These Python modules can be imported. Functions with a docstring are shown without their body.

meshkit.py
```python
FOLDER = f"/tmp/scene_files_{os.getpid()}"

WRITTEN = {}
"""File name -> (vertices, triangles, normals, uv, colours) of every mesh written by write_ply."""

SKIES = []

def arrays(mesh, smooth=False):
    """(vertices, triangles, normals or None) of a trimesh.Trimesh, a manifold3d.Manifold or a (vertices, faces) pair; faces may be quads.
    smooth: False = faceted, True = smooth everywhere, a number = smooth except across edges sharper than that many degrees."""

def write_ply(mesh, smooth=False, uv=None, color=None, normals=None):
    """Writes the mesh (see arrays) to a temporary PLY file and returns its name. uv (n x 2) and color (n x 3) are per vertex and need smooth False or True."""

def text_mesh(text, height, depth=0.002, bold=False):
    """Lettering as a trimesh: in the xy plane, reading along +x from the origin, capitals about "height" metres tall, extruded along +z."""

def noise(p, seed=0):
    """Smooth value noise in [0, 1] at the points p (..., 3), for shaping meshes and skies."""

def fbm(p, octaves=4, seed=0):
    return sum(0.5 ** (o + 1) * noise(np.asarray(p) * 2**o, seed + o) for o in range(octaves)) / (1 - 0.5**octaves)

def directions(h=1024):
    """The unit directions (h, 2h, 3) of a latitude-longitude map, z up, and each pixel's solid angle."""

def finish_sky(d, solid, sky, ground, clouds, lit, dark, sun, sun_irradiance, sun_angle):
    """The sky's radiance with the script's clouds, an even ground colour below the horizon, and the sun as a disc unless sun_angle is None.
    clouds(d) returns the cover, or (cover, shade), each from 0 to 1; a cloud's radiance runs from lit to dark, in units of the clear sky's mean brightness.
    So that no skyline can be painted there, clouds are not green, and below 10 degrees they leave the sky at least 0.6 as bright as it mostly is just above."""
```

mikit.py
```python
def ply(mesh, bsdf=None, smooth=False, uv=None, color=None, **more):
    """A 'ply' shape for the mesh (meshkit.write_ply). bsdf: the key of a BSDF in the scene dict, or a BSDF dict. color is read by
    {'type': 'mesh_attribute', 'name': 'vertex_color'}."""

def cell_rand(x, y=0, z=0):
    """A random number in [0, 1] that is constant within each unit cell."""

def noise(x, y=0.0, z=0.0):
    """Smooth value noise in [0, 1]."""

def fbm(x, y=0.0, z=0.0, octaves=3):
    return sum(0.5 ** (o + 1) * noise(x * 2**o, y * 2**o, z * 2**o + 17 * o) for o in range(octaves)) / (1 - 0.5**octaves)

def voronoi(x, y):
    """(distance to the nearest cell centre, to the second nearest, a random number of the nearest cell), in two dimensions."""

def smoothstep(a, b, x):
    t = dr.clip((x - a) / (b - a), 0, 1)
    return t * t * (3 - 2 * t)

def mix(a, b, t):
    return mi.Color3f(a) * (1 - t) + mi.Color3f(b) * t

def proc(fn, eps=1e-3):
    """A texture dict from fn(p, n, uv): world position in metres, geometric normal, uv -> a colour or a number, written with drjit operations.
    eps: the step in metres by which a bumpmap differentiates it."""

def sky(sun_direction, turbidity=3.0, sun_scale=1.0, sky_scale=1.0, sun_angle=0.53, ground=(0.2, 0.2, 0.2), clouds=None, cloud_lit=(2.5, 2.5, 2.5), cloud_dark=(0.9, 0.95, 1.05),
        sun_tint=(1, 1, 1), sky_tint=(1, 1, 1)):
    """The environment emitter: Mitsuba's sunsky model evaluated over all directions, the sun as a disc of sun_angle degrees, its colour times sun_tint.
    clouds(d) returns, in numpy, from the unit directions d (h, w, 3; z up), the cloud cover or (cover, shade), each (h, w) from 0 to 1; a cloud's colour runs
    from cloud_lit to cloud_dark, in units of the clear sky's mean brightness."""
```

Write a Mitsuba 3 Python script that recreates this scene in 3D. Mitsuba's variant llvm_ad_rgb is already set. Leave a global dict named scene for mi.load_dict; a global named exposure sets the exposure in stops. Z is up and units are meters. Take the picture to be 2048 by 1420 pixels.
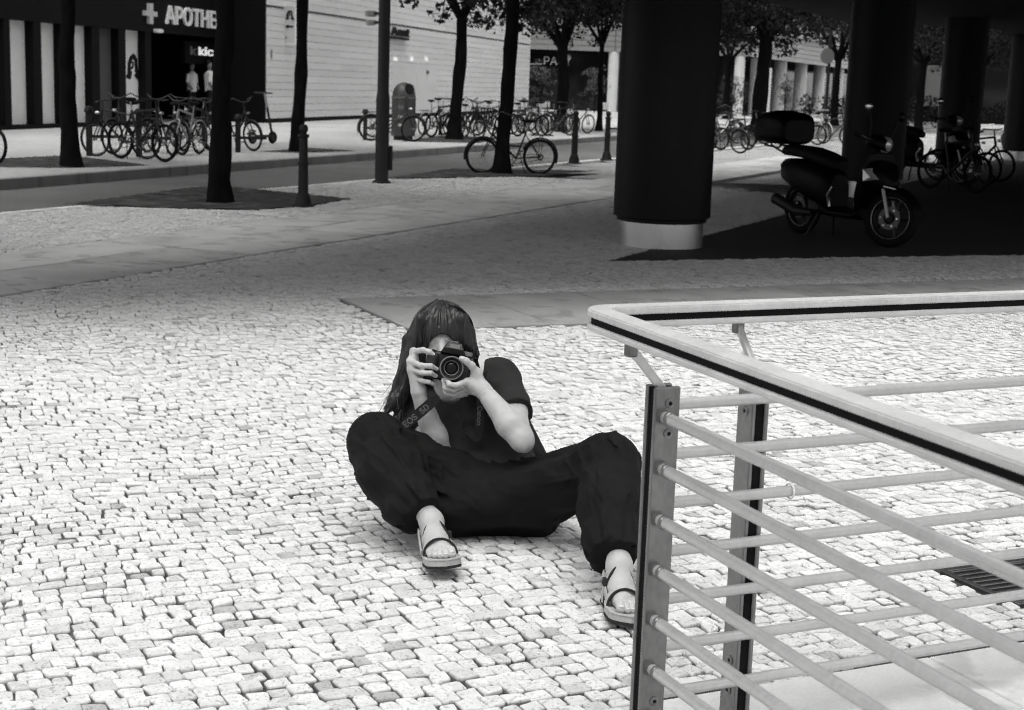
import math, random
import numpy as np
import trimesh
import shapely
import shapely.geometry as sg
import drjit as dr
import mitsuba as mi
import mikit, meshkit
from mikit import noise, fbm, voronoi, cell_rand, smoothstep, mix, proc
T = mi.ScalarTransform4f

# ------------------------------------------------------------------ camera, light, exposure
F, CX, CY, CAM_H = 3000.0, 1024.0, 710.0, 1.42
ROLL = math.atan(0.034)
PITCH = math.atan((CY - 168.0) * math.cos(ROLL) / F)
_f = np.array([0, math.cos(PITCH), -math.sin(PITCH)])
_u0 = np.array([0, math.sin(PITCH), math.cos(PITCH)])
_r0 = np.array([1.0, 0, 0])
CR = math.cos(ROLL) * _r0 + math.sin(ROLL) * _u0
CU = math.cos(ROLL) * _u0 - math.sin(ROLL) * _r0
O = np.array([0, 0, CAM_H])
scene, labels = {'type': 'scene'}, {}
scene['camera_view'] = {'type': 'thinlens', 'fov': math.degrees(2 * math.atan(1024 / F)), 'fov_axis': 'x',
                        'to_world': T().look_at(origin=O.tolist(), target=(O + _f).tolist(), up=CU.tolist()),
                        'near_clip': 0.05, 'far_clip': 600.0, 'aperture_radius': 0.0030, 'focus_distance': 4.45}
scene['sky_light'] = mikit.sky((-0.12, -0.30, 0.94), turbidity=3, sun_scale=0.30, sun_angle=55, sun_tint=(0.837, 1.0, 1.24),
                               clouds=lambda d: 1.0, cloud_lit=(0.8, 0.8, 0.8), cloud_dark=(0.8, 0.8, 0.8))
exposure = 2.95


def ray(x, y):
    return _f * F + CR * (x - CX) - CU * (y - CY)


def G(x, y, z=0.0):
    """Where the photograph's pixel (2048 wide) meets the level z."""
    d = ray(x, y)
    return O + d * ((z - CAM_H) / d[2])


def P(x, y, Z):
    """The point at depth Z (metres along the optical axis) behind a pixel."""
    return O + ray(x, y) / F * Z


def on_plane(x, y, p0, n):
    d = ray(x, y)
    return O + d * (np.dot(p0 - O, n) / np.dot(d, n))


# ------------------------------------------------------------------ naming helpers
_count = {}


def numbered(name):
    n = _count.get(name, -1) + 1
    _count[name] = n
    return name if n == 0 else f'{name}_{n:03d}'


def thing(name, label, cat, group=None):
    k = numbered(name)
    labels[k] = {'label': label, 'category': cat}
    if group:
        labels[k]['group'] = group
    return k


def structure(name, label=None):
    k = numbered(name)
    labels[k] = {'kind': 'structure'}
    if label:
        labels[k]['label'] = label
    return k


def put(key, mesh, bsdf, smooth=False, **kw):
    scene[key] = mikit.ply(mesh, bsdf, smooth=smooth, **kw)
    return key


def part(parent, name, mesh, bsdf, smooth=False, label=None, **kw):
    k = numbered(parent + '__' + name)
    scene[k] = mikit.ply(mesh, bsdf, smooth=smooth, **kw)
    if label:
        labels[k] = {'label': label}
    return k


def copy_parts(src, dst, m, to=None):
    """Copies every part of src under dst with the transform m (4x4)."""
    for k in [k for k in scene if k.startswith(src + '__')]:
        scene[dst + k[len(src):]] = {**scene[k], 'to_world': T(m)}


# ------------------------------------------------------------------ mesh helpers
def cat(ms):
    return trimesh.util.concatenate(list(ms))


def box(sx, sy, sz, at=(0, 0, 0), rz=0.0, bevel=0.0, rot=None):
    if bevel > 0:
        b = min(bevel, 0.45 * min(sx, sy, sz))
        pts = []
        for i in (-1, 1):
            for j in (-1, 1):
                for k in (-1, 1):
                    c = np.array([i * sx / 2, j * sy / 2, k * sz / 2])
                    for a in range(3):
                        q = c.copy()
                        for o in range(3):
                            if o != a:
                                q[o] -= np.sign(c[o]) * b
                        pts.append(q)
        m = trimesh.convex.convex_hull(np.array(pts))
    else:
        m = trimesh.creation.box((sx, sy, sz))
    if rz:
        m.apply_transform(trimesh.transformations.rotation_matrix(rz, [0, 0, 1]))
    if rot is not None:
        m.apply_transform(rot)
    m.apply_translation(at)
    return m


def frame_box(p0, p1, w, hgt, up=(0, 0, 1), bevel=0.0):
    """A bar of section w x hgt from p0 to p1 (w across, hgt along up)."""
    p0, p1 = np.asarray(p0, float), np.asarray(p1, float)
    d = p1 - p0
    L = np.linalg.norm(d)
    d /= L
    s = np.cross(d, up)
    s /= np.linalg.norm(s)
    u = np.cross(s, d)
    M = np.eye(4)
    M[:3, 0], M[:3, 1], M[:3, 2], M[:3, 3] = s, d, u, (p0 + p1) / 2
    m = box(w, L, hgt, bevel=bevel)
    m.apply_transform(M)
    return m


def tube(pts, r, sides=10, closed=False, cap=True):
    p = np.asarray(pts, float)
    n = len(p)
    r = np.broadcast_to(np.asarray(r, float), (n,))
    if closed:
        t = np.roll(p, -1, 0) - np.roll(p, 1, 0)
    else:
        t = np.gradient(p, axis=0)
    t /= np.linalg.norm(t, axis=1, keepdims=True) + 1e-12
    a = np.cross(t[0], [0, 0, 1.0] if abs(t[0, 2]) < 0.9 else [1.0, 0, 0])
    a /= np.linalg.norm(a)
    A = []
    for i in range(n):
        a = a - t[i] * np.dot(a, t[i])
        a /= np.linalg.norm(a) + 1e-12
        A.append(a)
    A = np.array(A)
    B = np.cross(t, A)
    ang = np.arange(sides) * 2 * np.pi / sides
    v = p[:, None] + r[:, None, None] * (np.cos(ang)[None, :, None] * A[:, None] + np.sin(ang)[None, :, None] * B[:, None])
    v = v.reshape(-1, 3)
    ii = np.arange(n if closed else n - 1)
    i, j = np.meshgrid(ii, np.arange(sides), indexing='ij')
    i2 = (i + 1) % n
    q = np.stack([i * sides + j, i * sides + (j + 1) % sides, i2 * sides + (j + 1) % sides, i2 * sides + j], -1).reshape(-1, 4)
    f = np.vstack([q[:, [0, 1, 2]], q[:, [0, 2, 3]]])
    if cap and not closed:
        v = np.vstack([v, p[0], p[-1]])
        c0, c1 = n * sides, n * sides + 1
        k = np.arange(sides)
        f = np.vstack([f, np.stack([(k + 1) % sides, k, k * 0 + c0], 1),
                       np.stack([(n - 1) * sides + k, (n - 1) * sides + (k + 1) % sides, k * 0 + c1], 1)])
    return trimesh.Trimesh(v, f, process=False)


def cyl(p0, p1, r, sides=16, r1=None):
    return tube([p0, p1], [r, r if r1 is None else r1], sides)


def lathe(profile, at=(0, 0, 0), sides=32, axis=None):
    """Revolves (r, z) points round z; axis turns z to that direction."""
    pr = np.asarray(profile, float)
    ang = np.arange(sides) * 2 * np.pi / sides
    v = np.stack([pr[:, 0, None] * np.cos(ang), pr[:, 0, None] * np.sin(ang), np.repeat(pr[:, 1, None], sides, 1)], -1).reshape(-1, 3)
    n = len(pr)
    i, j = np.meshgrid(np.arange(n - 1), np.arange(sides), indexing='ij')
    q = np.stack([i * sides + j, i * sides + (j + 1) % sides, (i + 1) * sides + (j + 1) % sides, (i + 1) * sides + j], -1).reshape(-1, 4)
    f = np.vstack([q[:, [0, 1, 2]], q[:, [0, 2, 3]]])
    m = trimesh.Trimesh(v, f, process=False)
    if axis is not None:
        m.apply_transform(trimesh.geometry.align_vectors([0, 0, 1], axis))
    m.apply_translation(at)
    return m


def torus(R, r, at=(0, 0, 0), axis=(0, 0, 1), n=36, sides=8):
    ang = np.arange(n) * 2 * np.pi / n
    m = tube(np.stack([R * np.cos(ang), R * np.sin(ang), 0 * ang], 1), r, sides, closed=True)
    m.apply_transform(trimesh.geometry.align_vectors([0, 0, 1], axis))
    m.apply_translation(at)
    return m


def prism(poly, z0, z1):
    """Extrudes a shapely polygon or a point list between two levels."""
    if not isinstance(poly, sg.Polygon):
        poly = sg.Polygon(poly)
    m = trimesh.creation.extrude_polygon(poly, z1 - z0, engine='earcut')
    m.apply_translation((0, 0, z0))
    return m


def sheet(poly, z):
    if not isinstance(poly, sg.Polygon):
        poly = sg.Polygon(poly)
    v, f = trimesh.creation.triangulate_polygon(poly, engine='earcut')
    v = np.column_stack([v, np.full(len(v), z)])
    n = np.cross(v[f[:, 1]] - v[f[:, 0]], v[f[:, 2]] - v[f[:, 0]])[:, 2]
    f = np.where((n < 0)[:, None], f[:, ::-1], f)
    return trimesh.Trimesh(v, f, process=False)


def xf(m, M):
    m = m.copy()
    m.apply_transform(M)
    return m


def basis(x, y, z, o):
    M = np.eye(4)
    M[:3, 0], M[:3, 1], M[:3, 2], M[:3, 3] = x, y, z, o
    return M


# ------------------------------------------------------------------ materials (the photograph is black and white: every tone is neutral)
def g(v):
    return {'type': 'rgb', 'value': [v, v, v]}


def mat(name, base, rough=0.6, metal=0.0, spec=0.5, coat=0.0, bump=None, bump_scale=1.0, sheen=0.0):
    b = {'type': 'principled', 'base_color': g(base) if isinstance(base, (int, float)) else base,
         'roughness': rough, 'metallic': metal, 'specular': spec}
    if coat:
        b['clearcoat'] = coat
        b['clearcoat_gloss'] = 0.9
    if sheen:
        b['sheen'] = sheen
    if bump is not None:
        b = {'type': 'bumpmap', 'tex': bump, 'scale': bump_scale, 'bsdf': b}
    scene[name] = {'type': 'twosided', 'bsdf': b}
    return name


def stone_tone(lo, hi, seed, scale=1.0):
    def fn(p, n, uv):
        a = fbm(p.x * 40 * scale + seed, p.y * 40 * scale, p.z * 40, 3)
        b = noise(p.x * 300 * scale, p.y * 300 * scale + seed, p.z * 300)
        c = fbm(p.x * 0.9 + seed, p.y * 0.9, 0.0, 3)
        pit = smoothstep(0.70, 0.84, noise(p.x * 170 + seed, p.y * 170, p.z * 40))
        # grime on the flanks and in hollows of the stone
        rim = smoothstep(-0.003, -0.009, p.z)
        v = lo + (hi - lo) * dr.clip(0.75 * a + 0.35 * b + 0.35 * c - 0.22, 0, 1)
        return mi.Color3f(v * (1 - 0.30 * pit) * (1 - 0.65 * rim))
    return proc(fn)


STONE_BUMP = proc(lambda p, n, uv: 0.0035 * fbm(p.x * 55, p.y * 55, p.z * 30, 3), 0.002)
mat('m_stone_a', stone_tone(0.50, 0.72, 0), 0.8, spec=0.3, bump=STONE_BUMP)
mat('m_stone_b', stone_tone(0.44, 0.64, 7), 0.8, spec=0.3, bump=STONE_BUMP)
mat('m_stone_d', stone_tone(0.30, 0.50, 17), 0.8, spec=0.3, bump=STONE_BUMP)
mat('m_stone_c', stone_tone(0.54, 0.76, 13), 0.8, spec=0.3, bump=STONE_BUMP)


def bed_tone(p, n, uv):
    z = 0.6 * fbm(p.x * 0.8 + 3, p.y * 0.8, 0.0, 3) + 0.4 * fbm(p.x * 7, p.y * 7, 0.0, 2)
    fine = fbm(p.x * 60, p.y * 60, 0.0, 2)
    return mi.Color3f(0.035 + 0.12 * smoothstep(0.40, 0.66, z) * (0.6 + 0.6 * fine) + 0.04 * fine)


mat('m_bed', proc(bed_tone), 0.95, spec=0.1)


def slab_tone(lo, hi, seed):
    def fn(p, n, uv):
        a = fbm(p.x * 3 + seed, p.y * 3, 0.0, 4)
        b = noise(p.x * 220, p.y * 220 + seed, p.z * 50)
        st = smoothstep(0.60, 0.72, fbm(p.x * 6 + 9, p.y * 6 + seed, 0.0, 4))
        return mi.Color3f((lo + (hi - lo) * dr.clip(1.1 * a + 0.35 * b - 0.22, 0, 1)) * (1 - 0.22 * st))
    return proc(fn)


mat('m_slab_a', slab_tone(0.32, 0.46, 1), 0.75, spec=0.3)
mat('m_slab_b', slab_tone(0.29, 0.42, 5), 0.75, spec=0.3)
mat('m_slab_c', slab_tone(0.27, 0.40, 9), 0.75, spec=0.3)
mat('m_path_a', slab_tone(0.44, 0.60, 1), 0.8, spec=0.3)
mat('m_path_b', slab_tone(0.40, 0.56, 5), 0.8, spec=0.3)
mat('m_path_c', slab_tone(0.37, 0.53, 9), 0.8, spec=0.3)
mat('m_slab_light', slab_tone(0.48, 0.66, 3), 0.8, spec=0.3)


def asphalt_tone(p, n, uv):
    a = fbm(p.x * 1.2, p.y * 1.2, 0.0, 4)
    b = noise(p.x * 120, p.y * 120)
    return mi.Color3f(0.07 + 0.05 * a + 0.03 * b)


mat('m_road', proc(asphalt_tone), 0.85, spec=0.3)


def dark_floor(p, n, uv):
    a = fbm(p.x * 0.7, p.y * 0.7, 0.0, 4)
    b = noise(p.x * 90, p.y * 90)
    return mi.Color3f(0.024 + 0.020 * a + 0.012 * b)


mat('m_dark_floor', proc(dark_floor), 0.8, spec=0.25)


def pave_tone(p, n, uv):
    d1, d2, r = voronoi(p.x * 11, p.y * 11)
    e = smoothstep(0.0, 0.16, d2 - d1)
    a = fbm(p.x * 0.6, p.y * 0.6, 0.0, 3)
    return mi.Color3f((0.10 + 0.22 * e * (0.75 + 0.5 * r)) * (0.75 + 0.5 * a))


mat('m_small_setts', proc(pave_tone), 0.9, spec=0.2)


def far_pave(p, n, uv):
    a = fbm(p.x * 0.5, p.y * 0.5, 0.0, 4)
    b = noise(p.x * 14, p.y * 14)
    return mi.Color3f(0.22 + 0.14 * a + 0.06 * b)


mat('m_far_pave', proc(far_pave), 0.9, spec=0.2)


def soil(p, n, uv):
    a = fbm(p.x * 8, p.y * 8, 0.0, 4)
    return mi.Color3f(0.03 + 0.10 * a * a)


mat('m_soil', proc(soil), 0.95, spec=0.1)
mat('m_dirt', 0.16, 0.95, spec=0.1)
mat('m_kerb_light', slab_tone(0.5, 0.7, 2), 0.8, spec=0.3)
mat('m_kerb', slab_tone(0.16, 0.26, 4), 0.8, spec=0.3)
mat('m_black', 0.012, 0.6, spec=0.2)
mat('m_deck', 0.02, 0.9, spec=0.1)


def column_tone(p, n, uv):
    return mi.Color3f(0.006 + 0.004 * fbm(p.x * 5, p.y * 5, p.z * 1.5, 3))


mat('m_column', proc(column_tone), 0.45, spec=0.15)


def brushed(lo, hi, k):
    def fn(p, n, uv):
        a = fbm(p.x * 14 + k, p.y * 14, p.z * 3, 3)
        b = noise(p.x * 160, p.y * 160, p.z * 60)
        return mi.Color3f(lo + (hi - lo) * (0.7 * a + 0.3 * b))
    return proc(fn)


mat('m_collar', brushed(0.70, 0.88, 0), 0.34, metal=1.0)
mat('m_steel', brushed(0.50, 0.72, 3), 0.42, metal=0.85, spec=0.5)
mat('m_post', brushed(0.13, 0.30, 5), 0.34, metal=0.9)
mat('m_bar', brushed(0.44, 0.66, 8), 0.33, metal=0.5)
mat('m_gap', 0.008, 0.7, spec=0.1)
mat('m_handrail', brushed(0.48, 0.76, 6), 0.45, metal=0.4)


def bark(p, n, uv):
    a = fbm(p.x * 16, p.y * 16, p.z * 4, 4)
    return mi.Color3f(0.005 + 0.012 * a * a)


mat('m_bark', proc(bark), 0.95, spec=0.1)


def leaf_tone(p, n, uv):
    return mi.Color3f(0.007 + 0.014 * noise(p.x * 9, p.y * 9, p.z * 9))


mat('m_leaf', proc(leaf_tone), 0.6, spec=0.3)
mat('m_iron', 0.012, 0.5, spec=0.4)
mat('m_tyre', 0.007, 0.8, spec=0.2)
mat('m_chrome', 0.75, 0.2, metal=1.0)
mat('m_bike_black', 0.008, 0.35, spec=0.5)
mat('m_bike_grey', 0.03, 0.35, spec=0.5)
mat('m_bike_silver', 0.5, 0.3, metal=0.8)
mat('m_white', 0.8, 0.6, spec=0.3)
mat('m_pale', 0.55, 0.7, spec=0.3)
mat('m_grey', 0.16, 0.5, spec=0.4)
mat('m_lamp_post', 0.016, 0.45, spec=0.5)
mat('m_bin', 0.065, 0.4, spec=0.5)
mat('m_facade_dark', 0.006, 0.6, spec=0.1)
mat('m_rim', 0.10, 0.4, metal=0.6)
mat('m_glass_dark', 0.012, 0.08, spec=0.6)
# ------------------------------------------------------------------ the ground
GA = math.radians(25)
gb = np.array([math.cos(GA), math.sin(GA), 0])      # along the building front
ga = np.array([math.sin(GA), -math.cos(GA), 0])     # towards the camera
rd = np.array([math.cos(math.radians(68)), math.sin(math.radians(68)), 0])  # along the road
rn = np.array([-rd[1], rd[0], 0])                    # across it, to the left


def xy(pts):
    return [tuple(q[:2]) for q in pts]


def GP(pts, z=0.0):
    return xy([G(x, y, z) for x, y in pts])


k = structure('ground')
put(k, sheet([(-160, -40), (220, -40), (220, 420), (-160, 420)], -0.30), 'm_dirt')

# kerb lines: near kerb N(t), far kerb K(t)
N0, N1 = G(0, 427), G(1000, 337)
K0, K1 = G(0, 360, 0.02), G(938, 293, 0.02)
nd = (N1 - N0) / np.linalg.norm(N1 - N0)
kd = (K1 - K0) / np.linalg.norm(K1 - K0)
Na, Nb = N0 - nd * 12, N0 + nd * 85
Ka, Kb = K0 - kd * 20, K0 + kd * 100
k = structure('road')
put(k, sheet(xy([Na + nd * 0 + [0.3, 0, 0], Nb + [0.3, 0, 0], Kb - [.3, 0, 0], Ka - [.3, 0, 0]]), -0.10), 'm_road')
k = structure('kerb', 'pale flush kerb stones along the near side of the road')
put(k + '', frame_box(Na + [0, 0, -0.11], Nb + [0, 0, -0.11], 0.14, 0.23, bevel=0.01), 'm_kerb_light')
k = structure('kerb', 'dark raised kerb along the far side of the road')
put(k, frame_box(Ka + [0, 0, -0.09], Kb + [0, 0, -0.09], 0.16, 0.22, bevel=0.01), 'm_kerb')
knl = np.array([-kd[1], kd[0], 0])
k = structure('far_pavement')
put(k, prism(xy([Ka + knl * 0.08, Kb + knl * 0.08, Kb + knl * 60, Ka + knl * 60]), -0.2, 0.015), 'm_far_pave')

# the plaza: near side, everything right of the near kerb
nr = np.array([nd[1], -nd[0], 0])
E0, E1 = G(1000, 520), G(2048, 505)                 # where the dark floor under the building begins
plaza_poly = sg.Polygon(xy([Na + nr * 0.07, Nb + nr * 0.07, np.array([220, 110, 0]), np.array([220, -38, 0]), np.array([-20, -38, 0])]))
slab2 = sg.Polygon(GP([(683, 597), (885, 593), (1180, 585), (1400, 578), (1640, 572), (2300, 552)])
                   + xy([G(2300, 552) - (gb * 0.2 - ga * -1.35)]) + GP([(1700, 645)]))
sl_o = G(683, 598)
S2L, S2W = 9.0, 1.28
slab2 = sg.Polygon(xy([sl_o, sl_o + gb * S2L, sl_o + gb * S2L + ga * S2W, sl_o + ga * S2W]))
br_o = G(1530, 1368)
slab_br = sg.Polygon(xy([br_o - gb * 0.45, br_o + gb * 5, br_o + gb * 5 + ga * 4, br_o - gb * 0.45 + ga * 4]))
gr_o = G(1886, 1140)
GRW, GRD = 0.62, 0.30
grate = sg.Polygon(xy([gr_o, gr_o + gb * GRW, gr_o + gb * GRW + ga * GRD, gr_o + ga * GRD]))
# slab path, 23 degrees off the view, in a world strip
pd = np.array([math.sin(math.radians(23.3)), math.cos(math.radians(23.3)), 0])
pn = np.array([-pd[1], pd[0], 0])
path_o = G(0, 592)                                   # on its lower edge
PW = 1.55
path_poly = sg.Polygon(xy([path_o - pd * 9, path_o + pd * 40, path_o + pd * 40 + pn * PW, path_o - pd * 9 + pn * PW]))
e_dir = (E1 - E0) / np.linalg.norm(E1 - E0)
e_n = np.array([-e_dir[1], e_dir[0], 0])
FL0 = G(1222, 521)
cdir = np.array([7.35, 16.6, 0]) / np.linalg.norm([7.35, 16.6])
floor_poly = sg.Polygon(xy([FL0, FL0 + e_dir * 90, FL0 + e_dir * 90 + cdir * 90, FL0 + cdir * 90]))

plaza = structure('plaza')
# bed of sand between the stones, filled higher in places
bx, by = np.meshgrid(np.arange(-6.5, 9.0, 0.06), np.arange(1.0, 24.0, 0.06), indexing='ij')
bz = -0.0150 + 0.0045 * np.clip((meshkit.fbm(np.stack([bx * 0.8 + 3, by * 0.8, 0 * bx], -1), 3) - 0.40) / 0.25, 0, 1) + 0.0015 * meshkit.noise(np.stack([bx * 14, by * 14, 0 * bx], -1))
ni, nj = bx.shape
i, j = np.meshgrid(np.arange(ni - 1), np.arange(nj - 1), indexing='ij')
q = np.stack([i * nj + j, (i + 1) * nj + j, (i + 1) * nj + j + 1, i * nj + j + 1], -1).reshape(-1, 4)
bv = np.stack([bx, by, bz], -1).reshape(-1, 3)
cen = bv[q].mean(1)
bed_area = plaza_poly.buffer(-0.01)
q = q[shapely.contains_xy(bed_area, cen[:, 0], cen[:, 1])]
part(plaza, 'sand_bed', (bv, q), 'm_bed', smooth=True)
put(plaza + '__base', sheet(plaza_poly, -0.05), 'm_small_setts')
labels[plaza + '__base'] = {'label': 'worn small setts of the outer plaza'}


def cobbles():
    rng = np.random.default_rng(5)
    A = GA
    ca, sa = math.cos(A), math.sin(A)
    s = 0.055
    us, vs, ws, hs = [], [], [], []
    for jrow in range(-52, 430):
        n = 440
        w = rng.uniform(0.042, 0.068, n)
        u = np.cumsum(w) - 12.0 + rng.uniform(0, 0.08)
        us.append(u - w / 2)
        ws.append(w)
        vs.append(np.full(n, jrow * s))
        hs.append(np.full(n, s))
    u, v, w, hh = map(np.concatenate, (us, vs, ws, hs))

    def warp(uu, vv):
        # segment arches: each row bows, and the whole laying wanders
        ph = np.abs(((uu / 1.25 + 0.5 * np.floor(0)) % 1.0) - 0.5) * 2
        v2 = vv + 0.16 * (1 - ph * ph) * np.clip((vv - 3.0) / 5.0, 0, 1) + 0.045 * (meshkit.fbm(np.stack([uu * 0.7, vv * 0.7, 0 * uu], -1), 2) - 0.5) * 2
        u2 = uu + 0.07 * (meshkit.fbm(np.stack([uu * 0.8 + 9, vv * 0.8, 0 * uu + 4], -1), 2) - 0.5) * 2
        x = u2 * ca - v2 * sa
        y = u2 * sa + v2 * ca
        return x, y

    cx_, cy_ = warp(u, v)
    # keep what the camera could see with a margin
    keep = (cy_ > 1.4) & (cy_ < 23.5) & (np.abs(cx_ - 0.02 * cy_) < 0.42 * cy_ + 0.9)
    area = plaza_poly.difference(shapely.union_all([slab2.buffer(0.004), slab_br.buffer(0.006), grate.buffer(0.012), path_poly.buffer(0.003), floor_poly.buffer(0.012)] + [p.buffer(0.02) for p in pits]))
    keep &= shapely.contains_xy(area.buffer(-0.020), cx_, cy_)
    u, v, w, hh = u[keep], v[keep], w[keep], hh[keep]
    dist = cy_[keep]
    n = len(u)
    gap = 0.0010 + 0.0030 * rng.uniform(0, 1, n) ** 2 * (0.55 + 0.5 * meshkit.noise(np.stack([u * 1.3, v * 1.3, 0 * u], -1), 3))
    # eight outline points, corners cut, each jittered
    k = rng.uniform(0.05, 0.22, (n, 4))
    cs = np.array([[-1, -1], [1, -1], [1, 1], [-1, 1]])
    hw, hv = w / 2 - gap, hh / 2 - gap
    cor = np.stack([cs[None, :, 0] * hw[:, None], cs[None, :, 1] * hv[:, None]], -1) + rng.normal(0, 0.0034, (n, 4, 2))
    out = np.empty((n, 8, 2))
    for c in range(4):
        prev, nxt = cor[:, (c - 1) % 4], cor[:, (c + 1) % 4]
        out[:, 2 * c] = cor[:, c] + (prev - cor[:, c]) * k[:, c, None] * 0.8
        out[:, 2 * c + 1] = cor[:, c] + (nxt - cor[:, c]) * k[:, c, None] * 0.8
    z = rng.normal(0, 0.0020, n) + 0.004 * (meshkit.noise(np.stack([u * 2, v * 2, 0 * u], -1), 8) - 0.5)
    tilt = rng.normal(0, 0.026, (n, 2))

    def ring(sc, dz):
        o = out * sc
        X, Y = warp(u[:, None] + o[..., 0], v[:, None] + o[..., 1])
        Z = z[:, None] + dz + tilt[:, None, 0] * o[..., 0] + tilt[:, None, 1] * o[..., 1]
        return np.stack([X, Y, Z], -1)
    r0 = ring(1.0, -0.026)
    r1 = ring(1.0, -0.0040)
    r2 = ring(0.94, -0.0006)
    r3 = ring(0.45, 0.0008 + 0 * z[:, None])
    r3[..., 2] += rng.normal(0, 0.0012, (n, 8))
    a8 = np.arange(8)
    b8 = (a8 + 1) % 8

    def band(o, p):
        return np.vstack([np.stack([o + a8, o + b8, p + b8], 1), np.stack([o + a8, p + b8, p + a8], 1)])
    fan = np.array([[24, 24 + c, 25 + c] for c in range(1, 7)])
    F_full = np.vstack([band(0, 8), band(8, 16), band(16, 24), fan])
    F_far = np.vstack([band(0, 8), np.array([[8, 8 + c, 9 + c] for c in range(1, 7)])])
    V = np.concatenate([r0, r1, r2, r3], 1)
    Vf = np.concatenate([r0, r2 * [1, 1, 0] + r1 * [0, 0, 1] + [0, 0, 0.004]], 1)
    tone = rng.choice(4, n, p=[0.43, 0.25, 0.29, 0.03])
    return V, Vf, F_full, F_far, tone, dist, cx_[keep], cy_[keep]


def stack(V, Fc):
    n, m = V.shape[:2]
    return V.reshape(-1, 3), (Fc[None] + (np.arange(n) * m)[:, None, None]).reshape(-1, 3)


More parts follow.
